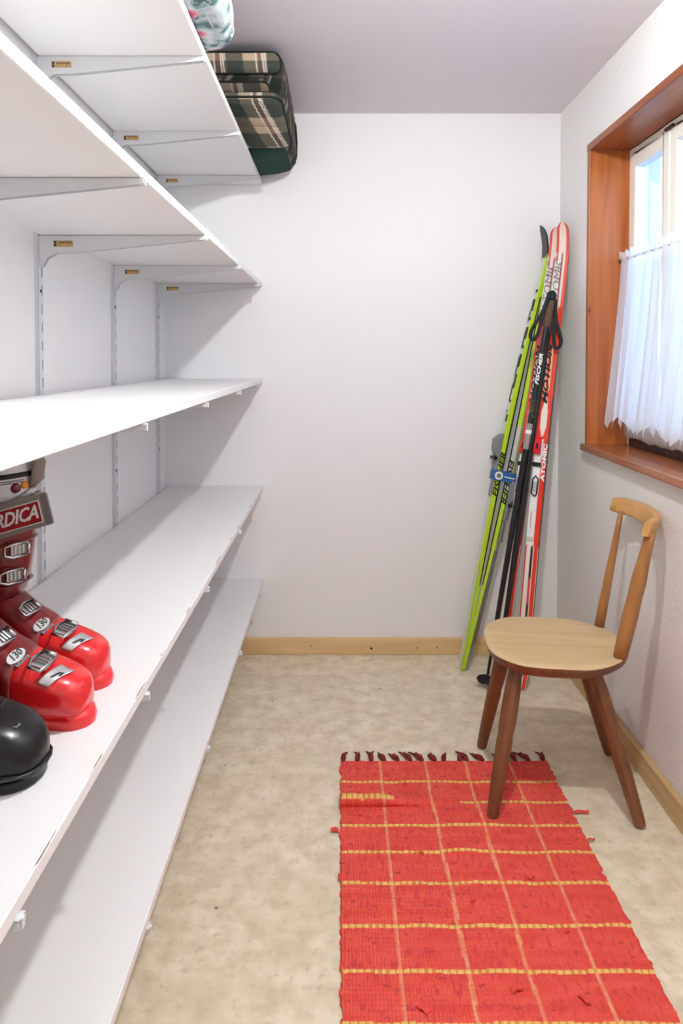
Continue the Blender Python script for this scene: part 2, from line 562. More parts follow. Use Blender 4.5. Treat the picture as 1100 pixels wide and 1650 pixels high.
for k in range(nS):
    a, b_ = ys[k]+.002, ys[k+1]-.002
    z0, z1 = iz0+.038, iz1-fw-.002
    rw = .046
    g = G(); x0, x1 = XG-.010, XG+.034
    g.box(x0, x1, a, a+rw, z0, z1); g.box(x0, x1, b_-rw, b_, z0, z1)
    g.box(x0, x1, a+rw, b_-rw, z0, z0+rw); g.box(x0, x1, a+rw, b_-rw, z1-rw, z1)
    s = wpart('sash', g, 'sash', bevel=.004)
    wpart('pane', G().box(XG+.010, XG+.014, a+rw-.004, b_-rw+.004, z0+rw-.004, z1-rw+.004), 'glass', s)
wpart('hinge', G().box(XG-.016, XG-.006, ys[2]-.03, ys[2]+.03, iz1-.030, iz1-.020), 'dark_wood', bevel=.002)

# curtain rod and curtains
rodx, rodz = XG-.030, 1.622
r = G().tube([(rodx, iy0+.004, rodz), (rodx, iy1-.004, rodz)], .0045, 10).build('rod', 'white_plastic', None, smooth=True)
rod = thing('curtain_rod', 'thin white cafe curtain rod fitted between the wooden window jambs', 'curtain rod')
r.parent = rod
for y in (iy0+.004, iy1-.004):
    G().lathe([(.009, 0), (.009, .006), (.006, .008)], 12, frame((rodx, y, rodz), (1,0,0), (0,0,1), (0, 1 if y < 2 else -1, 0))).build('end_cap', 'dark_wood', rod)

def curtain(name, x0, y0, y1, ztop, zbot, flare, amp, period, m, zig, parent=None, seed=0, thick=0.0):
    ny, nz = 260, 26
    v = []; f = []
    for i in range(ny+1):
        y = y0 + (y1-y0)*i/ny
        ph = 2*pi*(y-y0)/period + 1.3*noise.noise((y*6, seed, 0)) + .5*sin(y*13+seed)
        tri = abs(((ph*1.25+1.0)/(2*pi)) % 1.0*2-1)
        zb = zbot + zig*tri + .010*noise.noise((y*9, seed+3, 1))
        for j in range(nz+1):
            t = j/nz
            z = ztop + (zb-ztop)*t
            a = amp*(0.35+0.65*t)
            xx = x0 - flare*t**1.2 + a*sin(ph) + .25*a*sin(2.3*ph+seed+2*t)
            v.append((xx, y + .005*sin(ph*1.0+.8)*t, z))
    for i in range(ny):
        for j in range(nz):
            a = i*(nz+1)+j
            f.append((a, a+1, a+nz+2, a+nz+1))
    me = bpy.data.meshes.new(name); me.from_pydata(v, [], f)
    return link(name, me, m, parent, smooth=True)
cu = thing('cafe_curtain', 'gathered white sheer cafe curtain with zigzag hem hanging across the window', 'curtain')
curtain('curtain_panel', rodx-.006, iy0+.012, iy1-.012, rodz+.004, 1.012, .050, .013, .066, 'sheer', .044, cu, 1)
g = G()                                            # ruffled header standing up over the rod
ny = 240; v = []; f = []
for i in range(ny+1):
    y = iy0+.012 + (iy1-iy0-.024)*i/ny
    ph = 2*pi*y/.040 + noise.noise((y*8, 2, 0))*1.5
    for j, (dz, k) in enumerate(((0.004, .35), (.010, .8), (.020, 1.0), (.028, 1.1))):
        v.append((rodx-.006 + .007*k*sin(ph), y, rodz + dz + (.006*sin(ph*.63) if j == 3 else 0)))
for i in range(ny):
    for j in range(3):
        a = i*4+j
        f.append((a, a+1, a+5, a+4))
g.add(v, f)
g.build('ruffle_header', 'sheer', cu, smooth=True)
nc = thing('net_curtain', 'greyish net curtain showing below the white cafe curtain close to the panes', 'curtain')
curtain('net_panel', XG-.016, iy0+.02, iy1-.022, 1.60, .976, .004, .006, .022, 'net', .006, nc, 5)

# ------------------------------------------------------------------ ceiling lamp (just above the frame)
lp = thing('ceiling_lamp', 'white ceiling lamp with shallow metal shade and one frosted round bulb', 'lamp', LAMP_POS)
dz = ZC - LAMP_POS[2]
G().lathe([(.024, .034), (.028, .055), (.045, dz-.012), (.045, dz)], 24).build('lamp_holder', 'lamp_base', lp, smooth=True, auto=40)
G().lathe([(.030, .060), (.050, .056), (.098, .026), (.100, .023), (.097, .023), (.048, .051), (.028, .054)], 32).build('lamp_shade', 'lamp_base', lp, smooth=True, auto=40)
g = G(); R = .036
g.lathe([(max(.0005, R*sin(pi*k/14)), -R*cos(pi*k/14)) for k in range(15)], 24)
g.build('bulb', 'bulb', lp, smooth=True)

lp = thing('fill_lamp', 'added unseen fill light, a large opal globe hanging at the near end', 'lamp', FILL_POS)  # made-up globe, put out of view to brighten the room
dz = ZC - FILL_POS[2]
G().lathe([(.035, .118), (.035, .135), (.008, .140), (.008, dz-.03), (.05, dz-.02), (.05, dz)], 24).build('lamp_holder', 'lamp_base', lp, smooth=True, auto=40)
g = G(); R = .125
g.lathe([(max(.0005, R*sin(pi*k/16)), -R*cos(pi*k/16)) for k in range(17)], 28)
g.build('globe', 'globe', lp, smooth=True)

# ------------------------------------------------------------------ shelving
SHELF = [('topmost white shelf board carrying the floral quilt and plaid bag', 2.013),
         ('second white shelf board from the top, empty, below the ceiling shelf', 1.584),
         ('middle white shelf board at eye level, empty, above the ski boots', 1.178),
         ('fourth white shelf board from the top carrying the red ski boots', 0.7226),
         ('lowest white shelf board just above the floor, empty', 0.3226)]
TH = 0.019
for lab, zt in SHELF:
    o = G().box(SH_B-SH_F, 0, -.85, YB-.002, -TH, 0).build('shelf_board', 'shelf_worn' if .5 < zt < 1.0 else 'shelf', loc=(SH_F, 0, zt), bevel=.0015, bseg=1)
    tag(o, lab, 'shelf', 'white wall shelf boards')
ordn = ['nearest the back wall', 'second from the back wall', 'third from the back wall', 'fourth from the back wall', 'fifth from the back wall']
up0 = None
for i, y in enumerate(UP_Y):
    lab = 'white slotted steel upright on the left wall, ' + ordn[i]
    if up0 is None:
        up0 = thing('shelf_upright', lab, 'upright', (XL, y, 0), 0, 'slotted steel uprights on the left wall')
        g = G()
        g.box(0, .0105, -.0135, -.0118, .12, 2.26); g.box(0, .0105, .0118, .0135, .12, 2.26)
        g.box(.0090, .0105, -.0135, .0135, .12, 2.26)
        rl = g.build('rail', 'rail', up0)
        g = G()
        for k in range(46):
            z = .16 + k*.045
            g.box(.0104, .0108, .004, .0072, z, z+.024)
        tag(g.build('slot_row', 'slot', up0), kind='stuff')
        for z in (.9, 1.43, 1.9):
            G().lathe([(.0042, 0), (.0036, .0016), (.001, .0022)], 10, frame((.0105, -.003, z), (0,1,0), (0,0,1), (1,0,0))).build('screw', 'slot', up0)
    else:
        c = up0.copy(); COL.objects.link(c); c.location = (XL, y, 0); c['label'] = lab
        for ch in list(up0.children):
            d = ch.copy(); COL.objects.link(d); d.parent = c

shn = ['topmost shelf', 'second shelf from the top', 'middle shelf', 'ski boot shelf', 'lowest shelf']
br0 = None
for si, (lab, zt) in enumerate(SHELF):
    for i, y in enumerate(UP_Y):
        if y < 1.0 and si != 3: continue
        lab2 = 'white steel bracket under the %s, %s' % (shn[si], ordn[i])
        loc = (XL+.0108, y, zt-TH)
        if br0 is None:
            br0 = thing('shelf_bracket', lab2, 'bracket', loc, 0, 'white shelf brackets')
            L = SH_F - (XL+.0108)
            g = G()
            prof = [(0, -.0005), (0, -.076), (.008, -.076), (.018, -.056), (.040, -.044), (.10, -.041), (L-.02, -.013), (L+.004, -.010), (L+.004, -.0005)]
            for yy in (-.0085, .0070):
                p0 = [(x, yy, z) for x, z in prof]; p1 = [(x, yy+.0015, z) for x, z in prof]
                g.loft([p0, p1])
            g.box(0, L+.004, -.0085, .0085, -.0016, -.0005)
            g.build('bracket_arm', 'bracket', br0)
            G().box(L-.003, L+.006, -.0035, .0035, -.0125, -.0006).build('end_lip', 'bracket', br0, bevel=.001)
            st = G().box(.035, .082, -.0091, -.0086, -.0285, -.0135).build('sticker', 'sticker', br0)
            g = G(); g.box(.036, .0415, -.0094, -.0090, -.0205, -.0145); g.box(.036, .0415, -.0094, -.0090, -.0280, -.0220)
            for k in range(9):
                g.box(.047+k*.0037, .0495+k*.0037, -.0094, -.0090, -.0195, -.0168)
            g.build('sticker_print', 'sticker_print', st)
        else:
            c = br0.copy(); COL.objects.link(c); c.location = loc; c['label'] = lab2
            for ch in list(br0.children):
                d = ch.copy(); COL.objects.link(d); d.parent = c
                for gch in list(ch.children):
                    e = gch.copy(); COL.objects.link(e); e.parent = d

# ------------------------------------------------------------------ plaid travel bag on the top shelf
def plaid(u, v):
    """u across (m), v down (m) -> sRGB"""
    tan = (180, 160, 136); grn = (60, 66, 60); olv = (98, 94, 82)
    fu = (u/.135) % 1.0; fv = (v/.105) % 1.0
    gu = .30 < fu < .72; gv = .45 < fv < .95
    c = tan
    if gu and gv: c = grn
    elif gu or gv: c = olv
    mar = (92, 58, 58)
    if .06 < fu < .16: c = tuple(.45*a + .55*b for a, b in zip(c, mar))
    for q in (.03, .195, .25):
        if abs(fu-q) < .016: c = (206, 200, 186)
    for q in (.12, .2):
        if abs(fv-q) < .015: c = tuple(.6*a + .4*b for a, b in zip(c, mar))
    return c

SH1 = 2.013
bag = thing('travel_bag', 'plaid soft travel bag with dark green base and piping overhanging the top shelf', 'bag', (-0.38, 2.80, SH1))
BO = Vector((-0.38, 2.80, SH1))
def rrect(x0, x1, y0, y1, r, z, n=10):
    p = []
    for cx, cy, a0 in ((x1-r, y1-r, 0), (x0+r, y1-r, pi/2), (x0+r, y0+r, pi), (x1-r, y0+r, 3*pi/2)):
        for k in range(n+1):
            a = a0 + pi/2*k/n
            p.append(Vector((cx+r*cos(a), cy+r*sin(a), z)) - BO)
    return p
lv = [(2.014, 2.80, -.300, 3.08, .03), (2.022, 2.735, -.235, 3.10, .06), (2.034, 2.71, -.195, 3.12, .08), (2.06, 2.665, -.178, 3.13, .08),
      (2.10, 2.58, -.176, 3.135, .08), (2.15, 2.52, -.178, 3.135, .07), (2.20, 2.475, -.180, 3.135, .07), (2.245, 2.455, -.184, 3.135, .06), (2.262, 2.47, -.20, 3.12, .05)]
rings = [rrect(-.62, xr, y0, y1, r, z) for (z, y0, xr, y1, r) in lv]
rings2 = []                                       # densify for the printed cloth
for a, b_ in zip(rings[2:-1], rings[3:]):
    for k in range(6): rings2.append([p.lerp(q, k/6) for p, q in zip(a, b_)])
rings2.append(rings[-1])
def dens(r, n=5):
    o = []
    for a, b_ in zip(r, r[1:]+r[:1]):
        m = 24 if (a-b_).length > .1 else 2
        for k in range(m): o.append(a.lerp(b_, k/m))
    return o
g = G().loft([dens(r) for r in rings2], cap0=False)
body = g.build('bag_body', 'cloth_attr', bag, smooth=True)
me = body.data
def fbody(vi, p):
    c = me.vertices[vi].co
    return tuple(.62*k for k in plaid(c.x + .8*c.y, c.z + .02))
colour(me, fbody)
G().loft([dens(r) for r in rings[:3]], cap1=False).build('base_panel', 'green_cloth', bag, smooth=True)

def slab(name, corners, th, m, parent, nx=110, ny=40, fn=None, round_=.16, puff=.012, piping='piping', pr=.0042):
    """soft rounded panel: corners tl,tr,br,bl in parent space; front side bulges along its normal"""
    tl, tr, brr, bl = [Vector(c) for c in corners]
    nrm = -(tr-tl).cross(bl-tl).normalized()
    v = []; uvs = []; f = []
    def P(s, t): return (tl.lerp(tr, s)).lerp(bl.lerp(brr, s), t)
    W = (tr-tl).length; H = (bl-tl).length
    rr = round_*H
    def rnd(s, t):
        # square -> rounded rectangle
        x = (s-.5)*W; y = (t-.5)*H
        cx = W/2-rr; cy = H/2-rr
        if abs(x) > cx and abs(y) > cy:
            dx, dy = abs(x)-cx, abs(y)-cy
            m_ = max(dx, dy); d = sqrt(dx*dx+dy*dy)
            if d > 1e-9:
                k = m_/d
                x = math.copysign(cx+dx*k, x); y = math.copysign(cy+dy*k, y)
        return x/W+.5, y/H+.5
    for side in (1, 0):
        for j in range(ny+1):
            for i in range(nx+1):
                s, t = rnd(i/nx, j/ny)
                e = min(1, min(i/nx, 1-i/nx)*W/.02) ** .5; e2 = min(1, min(j/ny, 1-j/ny)*H/.02) ** .5
                h = (th + puff*e*e2*(.8+.4*noise.noise((s*4, t*3, H*50)))) if side else 0
                v.append(P(s, t) + nrm*h); uvs.append((s*W, t*H))
    n1 = (nx+1)*(ny+1)
    for k in range(2):
        for j in range(ny):
            for i in range(nx):
                a = k*n1 + j*(nx+1)+i
                f.append((a, a+1, a+nx+2, a+nx+1))
    rim = [i for i in range(nx)] + [j*(nx+1)+nx for j in range(ny)] + [ny*(nx+1)+i for i in range(nx, 0, -1)] + [j*(nx+1) for j in range(ny, 0, -1)]
    for a, b_ in zip(rim, rim[1:]+rim[:1]): f.append((a, b_, b_+n1, a+n1))
    me = bpy.data.meshes.new(name); me.from_pydata([tuple(p) for p in v], [], f)
    bm = bmesh.new(); bm.from_mesh(me); bmesh.ops.recalc_face_normals(bm, faces=bm.faces); bm.to_mesh(me); bm.free()
    colour(me, lambda vi, p: fn(*uvs[vi]))
    o = link(name, me, m, parent, smooth=True)
    pts = [v[i] for i in rim][::3]
    G().tube(pts, pr, 6, closed=True).build('piping', piping, o, smooth=True)
    return o
L = lambda x, y, z: Vector((x, y, z)) - BO
slab('upper_panel', [L(-.60, 2.452, 2.262), L(-.196, 2.452, 2.262), L(-.190, 2.480, 2.205), L(-.60, 2.480, 2.205)], .012, 'cloth_attr', bag,
     fn=lambda u, v: plaid(u+.082, v*.8+.028), round_=.35)
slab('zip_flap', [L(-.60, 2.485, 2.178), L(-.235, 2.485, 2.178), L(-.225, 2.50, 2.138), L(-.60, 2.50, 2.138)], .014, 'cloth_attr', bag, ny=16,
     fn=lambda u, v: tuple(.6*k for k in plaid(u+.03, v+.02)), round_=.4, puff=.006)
slab('front_pocket', [L(-.62, 2.440, 2.128), L(-.190, 2.440, 2.128), L(-.168, 2.695, 2.036), L(-.62, 2.695, 2.036)], .018, 'cloth_attr', bag, ny=90,
     fn=lambda u, v: plaid(u - .20*v + .075, v*.62+.045), round_=.13)
G().tube([L(-.205, 2.476, 2.262), L(-.195, 2.52, 2.259), L(-.190, 2.62, 2.259), L(-.190, 3.02, 2.259), L(-.196, 3.09, 2.256), L(-.182, 3.085, 2.22), L(-.177, 3.08, 2.15), L(-.177, 3.06, 2.09), L(-.182, 3.03, 2.055), L(-.205, 3.03, 2.034)], .005, 8).build('side_piping', 'piping', bag, smooth=True)

# ------------------------------------------------------------------ floral quilt on the top shelf
def floral_factory(pts):
    rnd = random.Random(4)
    roses = []
    for _ in range(3000):
        p = rnd.choice(pts)
        if all((p-q).length > .075 for q, r_ in roses): roses.append((p, rnd.uniform(.020, .034)))
    def fn(p):
        w = Vector((noise.noise((p.x*16, p.y*16, p.z*16)), noise.noise((p.x*16+9, p.y*16, p.z*16)), noise.noise((p.x*16, p.y*16+5, p.z*16))))*.018
        q = p + w
        n1 = noise.noise((q.x*34, q.y*34, q.z*34)); n2 = noise.noise((q.x*75+3, q.y*75, q.z*75))
        c = (196, 212, 214)
        if n1 > .06: c = (150, 174, 176)
        if n1 > .24: c = (98, 126, 130)
        if n1 < -.30: c = (222, 230, 232)
        if abs(n2) < .06 and n1 > -.05: c = (216, 226, 226)
        for ctr, r in roses:
            d = (p-ctr).length + .006*n1
            if d < r:
                k = d/r
                c = (232, 112, 140) if k < .28 else ((238, 160, 176) if sin(k*13 + 3*n1) > -.1 else (224, 122, 148))
                if k > .82: c = (232, 202, 210)
                break
        return tuple(k_*.88 for k_ in c)
    return fn
fq = thing('floral_quilt', 'plump folded quilt with pink roses on grey green cloth on the top shelf', 'quilt', (-0.47, 1.70, SH1))
g = G(); nu, nv = 260, 130
v = []; f = []
def sp(a, e): return math.copysign(abs(a)**e, a)
for j in range(nv+1):
    ph = -pi/2 + pi*j/nv
    for i in range(nu):
        th = 2*pi*i/nu
        x = .205*sp(cos(ph), .42)*sp(cos(th), .5); y = .225*sp(cos(ph), .42)*sp(sin(th), .5); z = .128*sp(sin(ph), .62)
        x += (-.045*(z/.128) if x > 0 else 0) - .02*max(0, z/.128)**2*(1 if x > 0 else 0)
        nz_ = .010*noise.noise((x*9, y*9, z*9)) + .004*noise.noise((x*30, y*30, z*30))
        k = 1 + nz_*5
        v.append((x*k, y*k, max(.0005, z*(1+nz_*3) + .130)))
for j in range(nv):
    for i in range(nu):
        a = j*nu+i; b_ = j*nu+(i+1) % nu
        f.append((a, b_, b_+nu, a+nu))
me = bpy.data.meshes.new('quilt_body'); me.from_pydata(v, [], f)
FL = floral_factory([Vector(p) for p in v])
colour(me, lambda vi, p: FL(me.vertices[vi].co))
link('quilt_body', me, 'cloth_attr', fq, smooth=True)
mid = [Vector(v[(nv//2)*nu+i]) for i in range(0, nu, 2)]
pm = G().tube([p*1.0 for p in mid], .0035, 6, closed=True).build('seam', 'cloth_attr', fq, smooth=True)
colour(pm.data, lambda vi, p: (150, 168, 170))

# ------------------------------------------------------------------ ski boots
def boot(name, label, origin, rot, shell, dark, simple=False, group=None, loose=True, cdx=0.0):
    t = thing(name, label, 'ski boot', origin, rot, group)
    S = [(-.002, .018, .056), (-.008, .033, .067), (-.024, .044, .077), (-.055, .0495, .088), (-.09, .052, .099), (-.13, .050, .122), (-.165, .047, .152),
         (-.20, .044, .176), (-.24, .042, .187), (-.275, .040, .186), (-.30, .034, .170), (-.312, .020, .145), (-.315, .008, .12)]
    if simple:
        S = [(-.002, .012, .042), (-.007, .030, .058), (-.020, .045, .072), (-.045, .0545, .084), (-.08, .058, .093), (-.12, .055, .106), (-.16, .050, .132),
             (-.20, .046, .165), (-.24, .043, .182), (-.275, .041, .184), (-.30, .035, .170), (-.312, .022, .145), (-.315, .008, .12)]
    zb = .012 if not simple else .006
    def sec(x):
        for a, b_ in zip(S, S[1:]):
            if b_[0] <= x <= a[0]:
                k = (x-a[0])/(b_[0]-a[0])
                return a[1]+(b_[1]-a[1])*k, a[2]+(b_[2]-a[2])*k
        return S[-1][1:]
    e = .72
    def pt(x, a):
        w, zt = sec(x); h = (zt-zb)/2
        return Vector((x, w*sp(cos(a), e), zb+h+h*sp(sin(a), e)))
    def deco(x, deg, lift=.0):
        a = radians(deg); p = pt(x, a)
        tx = (pt(x+.01, a)-pt(x-.01, a)).normalized()
        ta = (pt(x, a+.08)-pt(x, a-.08)).normalized()
        n = tx.cross(ta).normalized()
        c = p - Vector((x, 0, (sec(x)[1]+zb)/2))
        if n.dot(c) < 0: n = -n
        ty = n.cross(tx)
        return frame(p+n*lift, tx, ty, n)
    seg = 32
    rings = [[pt(x, 2*pi*k/seg) for k in range(seg)] for x, _, _ in S]
    if simple:
        lower = G().loft(rings).build('lower_shell', shell, t, smooth=True, subsurf=1)
    else:
        G().loft(rings[:6]).build('toe_box', shell, t, smooth=True, subsurf=1)
        xs_ = [-.082 - k*.012 for k in range(7)] + [x for x, _, _ in S[6:]]
        rr_ = []
        for q, x in enumerate(xs_):
            w, zt = sec(x); k = (.985 if q == 0 else 1.025)
            rr_.append([Vector((p.x, p.y*k, zb+(p.z-zb)*k)) for p in [pt(x - .018*abs(cos(2*pi*a/seg)), 2*pi*a/seg) for a in range(seg)]])
        G().loft(rr_).build('lower_shell', dark, t, smooth=True)
    # sole with toe and heel lugs
    def sole(x0, x1, w, z0, z1, r=.018):
        ps = []
        for cx, cy, a0 in ((x1-r, w-r, 0), (x0+r, w-r, pi/2), (x0+r, -w+r, pi), (x1-r, -w+r, 3*pi/2)):
            for k in range(6): ps.append((cx+r*cos(a0+pi/2*k/5), cy+r*sin(a0+pi/2*k/5)))
        return [[(x, y, z0) for x, y in ps], [(x, y, z1) for x, y in ps]]
    if simple:
        g = G().loft(sole(-.315, -.004, .047, .0, .014, .044))
        g.build('sole', 'boot_black', t, bevel=.003, auto=40)
        # welt and toe cap seam
        hp = [(-.16, .0505), (-.12, .0555), (-.08, .0585), (-.045, .055), (-.020, .0455), (-.007, .031), (-.001, .016), (.001, 0)]
        pts = [Vector((x, y, .022)) for x, y in hp] + [Vector((x, -y, .022)) for x, y in hp[-2::-1]]
        G().tube(pts, .0020, 6).build('welt', 'black', t, smooth=True)
        pts = [pt(-.062, radians(a)) + Vector((-.02*abs(cos(radians(a))), 0, .0005)) for a in range(20, 161, 10)]
        G().tube(pts, .0022, 6).build('toe_seam', 'black', t, smooth=True)
        m = deco(-.030, 104, .0008)
        G().add([(-.004,-.006,0),(.002,-.004,0),(.004,.004,0),(.001,.006,0),(.001,-.001,0)], [(0,1,2,3,4)], m).build('toe_mark', 'print_grey', t)
    else:
        G().loft([[(x, y*1.06, z) for x, y, z in sole(-.165, .006, .032, 0, 0, .031)[0]], [(x, y*1.1, z) for x, y, z in sole(-.165, .007, .032, .010, .010, .031)[0]], [(x, y*1.08, z) for x, y, z in sole(-.165, .003, .032, .020, .020, .031)[0]], [(x, y, z) for x, y, z in sole(-.165, -.008, .030, .027, .027, .029)[0]]]).build('toe_lug', shell, t, auto=60)
        G().loft(sole(-.322, -.20, .034, .0, .030)).build('heel_lug', 'black', t, bevel=.003, auto=40)
        G().loft(sole(-.21, -.14, .026, .006, .03, .01)).build('arch', 'black', t, bevel=.002)
    # cuff
    C = [(z_, c_+cdx, a_, b_) for z_, c_, a_, b_ in [(.112, -.235, .072, .046), (.14, -.228, .084, .052), (.18, -.222, .086, .056), (.22, -.215, .084, .058), (.26, -.208, .081, .059), (.29, -.203, .079, .059), (.296, -.202, .074, .055)]]
    rings = [[(cx+rx*sp(cos(2*pi*k/seg), .85), ry*sp(sin(2*pi*k/seg), .85), z + .10*(.0-rx*0) + .012*cos(2*pi*k/seg)) for k in range(seg)] for z, cx, rx, ry in C]
    cuff = G().loft(rings).build('cuff', dark, t, smooth=True, subsurf=1)
    for zz in (.160, .232):
        pts = []
        for k in range(28):
            a = 2*pi*k/28
            cx, rx, ry = (-.224, .086, .0565) if zz < .2 else (-.212, .083, .0595)
            pts.append((cdx+cx+rx*sp(cos(a), .85)*1.005, ry*sp(sin(a), .85)*1.005, zz+.012*cos(a)))
        G().tube(pts, .0022, 6, closed=True).build('cuff_seam', dark, cuff, smooth=True)
    # liner
    Rg = [(z_, c_+cdx, a_, b_) for z_, c_, a_, b_ in [(.28, -.203, .072, .053), (.32, -.198, .070, .054), (.352, -.195, .068, .054), (.375, -.197, .064, .052), (.386, -.20, .058, .047)]]
    rings = [[(cx+rx*cos(2*pi*k/seg), ry*sin(2*pi*k/seg), z + .006*cos(2*pi*k/seg)) for k in range(seg)] for z, cx, rx, ry in Rg]
    ln = G().loft(rings).build('liner', 'liner' if not simple else 'black_soft', t, smooth=True)
    if not simple:
        def lp_(z, a, r=1.02):
            for q, w in zip(Rg, Rg[1:]):
                if q[0] <= z <= w[0]:
                    k = (z-q[0])/(w[0]-q[0]); cx, rx, ry = [q[i]+(w[i]-q[i])*k for i in (1, 2, 3)]
            return Vector((cx+rx*r*cos(a), ry*r*sin(a), z+.006*cos(a)))
        G().tube([lp_(.348, 2*pi*k/30) for k in range(30)], .0042, 6, closed=True).build('liner_band', 'black', ln, smooth=True)
        pts = [lp_(.322 - .016*max(0, cos((k/20-.5)*2*pi)), -2.6+3.2*k/20) for k in range(21)]
        G().tube(pts, .0018, 6).build('liner_seam', 'strap_grey', ln, smooth=True)
        for z, a, r, m_ in ((.327, -.62, .0085, 'boot_dark'), (.330, -.36, .0068, 'orange')):
            p = lp_(z, a, 1.0); n = Vector((cos(a), sin(a)*1.2, 0)).normalized()
            G().lathe([(r, -.001), (r*.9, .0022), (r*.3, .0028)], 14, frame(p, Vector((-n.y, n.x, 0)), (0,0,1), n)).build('liner_badge', m_, ln, smooth=True)
        for z in (.3395, .336):
            G().tube([lp_(z, a_, 1.012) for a_ in (-1.0, -.8, -.6, -.4)], .0009, 5).build('liner_print', 'print_grey', ln)
        # padded tongue at the front and grey pull loop
        g = G(); lo = 0 if loose else -.02
        g.tube([(cdx-.128, .0, .392), (cdx-.115, -.002, .372), (cdx-.118, -.004, .345), (cdx-.130, -.004, .33)], [.006, .007, .007, .004], 8, flat=2.2)
        g.build('pull_loop', 'liner_grey', ln, smooth=True)
        g = G().tube([(cdx-.12, -.035, .290), (cdx-.110, -.030, .305), (cdx-.116, -.025, .322)], [.012, .010, .003], 8, flat=.5)
        g.build('tongue_edge', 'liner_grey', ln, smooth=True)
        g = G().tube([lp_(.374, 2*pi*k/26, 1.0) for k in range(26)], .010, 8, closed=True)
        g.build('liner_rim', 'liner_grey', ln, smooth=True)
        # power strap wrapped round the top of the cuff, its end standing off
        rs = []
        for z, dr in ((.252, .004), (.254, .0075), (.296, .0085), (.298, .004)):
            rs.append([(cdx-.203+(.078+dr)*cos(2*pi*k/40), (.059+dr)*sin(2*pi*k/40), z + .022*cos(2*pi*k/40)) for k in range(40)])
        stp = G().loft(rs, False, False).build('power_strap', 'strap_grey', t, smooth=True)
        if loose:                               # free end of the strap
            a0 = Vector((-.225, -.070, .262)); d = Vector((.158, .004, .046)); L_ = d.length; d.normalize()
            n = Vector((.10, -1, .12)); n = (n - d*n.dot(d)).normalized(); upv = n.cross(d)
            fm = frame(a0, d, upv, n)
            G().box(0, L_, -.026, .026, -.0035, 0, fm).build('strap_end', 'strap_grey', stp, bevel=.002)
            G().box(.004, L_-.016, -.017, .015, 0, .0008, fm).build('strap_print', 'strap_red', stp)
            g = G()
            g.box(.004, L_-.014, .0155, .0170, .0004, .0013, fm); g.box(.004, L_-.014, -.0190, -.0175, .0004, .0013, fm)
            g.box(L_-.0155, L_-.0135, -.019, .017, .0004, .0013, fm)
            g.build('strap_border', 'print_white', stp)
            G().box(L_-.010, L_+.001, -.0245, .0245, -.0042, .0010, fm).build('strap_tip', 'print_grey', stp, bevel=.001)
            text('lettering', 'NORDICA', .030, fm @ Matrix.Translation((L_*.53, -.001, .0013)), 'print_white', stp, shear=.4, offset=.0007, spacing=.95, xs=.86)
    # buckles
    def buckle(mtx, s=1.0):
        b = G().box(-.012*s, .012*s, -.018*s, .018*s, 0, .004*s, mtx).build('buckle', 'silver', t, bevel=.0012)
        g = G()
        for k in range(4): g.box(-.009*s, .009*s, (-.013+.008*k)*s, (-.009+.008*k)*s, .004*s, .0085*s, mtx)
        g.build('catch_ladder', 'chrome', b, bevel=.0008)
        pts = [mtx @ Vector(p)*1.0 for p in [(-.012*s, .012*s, .006*s), (-.013*s, -.018*s, .012*s), (-.009*s, -.032*s, .007*s), (.009*s, -.032*s, .007*s), (.013*s, -.018*s, .012*s), (.012*s, .012*s, .006*s)]]
        G().tube(pts, .0026*s, 8).build('lever', 'chrome', b, smooth=True)
        G().tube([mtx @ Vector((-.011*s, .015*s, .008*s)), mtx @ Vector((.011*s, .015*s, .008*s))], .0042*s, 8).build('pivot', 'chrome', b, smooth=True)
        return b
    if not simple:
        buckle(deco(-.066, 100, .001)); buckle(deco(-.132, 96, .001), .9)
        for z, cx in ((.178, -.222), (.222, -.214)):
            a = radians(-28); rx, ry = .086, .0575
            p = Vector((cdx+cx+rx*sp(cos(a), .85), ry*sp(sin(a), .85), z+.01))
            n = Vector((cos(a)/rx, sin(a)/ry, 0)).normalized()
            buckle(frame(p, (0, 0, 1), n.cross(Vector((0, 0, 1)))*-1, n), .82)
        # toe emblem plate
        m = deco(-.040, 112, .0006)
        g = G(); out = [(-.010, -.018), (.009, -.022), (.011, .014), (-.006, .020)]
        def conf(x, y, lift): return deco(-.040+x, 112 - degrees_(y), lift)
        def on(x, y, lift):
            mm = deco(-.040+x, 108+y*620, lift); return mm.translation.copy()
        def patch(out4, lift, n=6):
            a, b_, c, d_ = out4; vs_ = []; fs = []
            for i in range(n+1):
                for j in range(n+1):
                    s, q = i/n, j/n
                    x = (a[0]*(1-s)+b_[0]*s)*(1-q)+(d_[0]*(1-s)+c[0]*s)*q
                    y = (a[1]*(1-s)+b_[1]*s)*(1-q)+(d_[1]*(1-s)+c[1]*s)*q
                    vs_.append(on(x, y, lift))
            for i in range(n):
                for j in range(n):
                    k = i*(n+1)+j; fs.append((k, k+1, k+n+2, k+n+1))
            return vs_, fs
        v1, f1 = patch([(-.020, .068), (-.004, .070), (.017, -.022), (-.004, -.026)], .0016, 10)
        em = G().add(v1, f1).build('emblem_plate', 'silver', t, smooth=True)
        so = em.modifiers.new('solid', 'SOLIDIFY'); so.thickness = .002; so.offset = 0
        g = G()
        for q in ([(-.007, .036), (-.003, .036), (.0065, .004), (.002, .004)], [(.0035, .022), (.0065, .022), (.0095, .002), (.0060, .002)]):
            v1, f1 = patch(q, .0031, 3); g.add(v1, f1)
        g.build('emblem', 'print_black', em)
        # 130 flex plate
        m = deco(-.103, 112, .0012)
        pl = G().lathe([(.0155, -.001), (.0150, .0012)], 20, m @ Matrix.Diagonal((.62, 1.25, 1, 1))).build('flex_plate', 'silver', t)
        rotm = m @ Matrix.Rotation(radians(90), 4, 'Z')
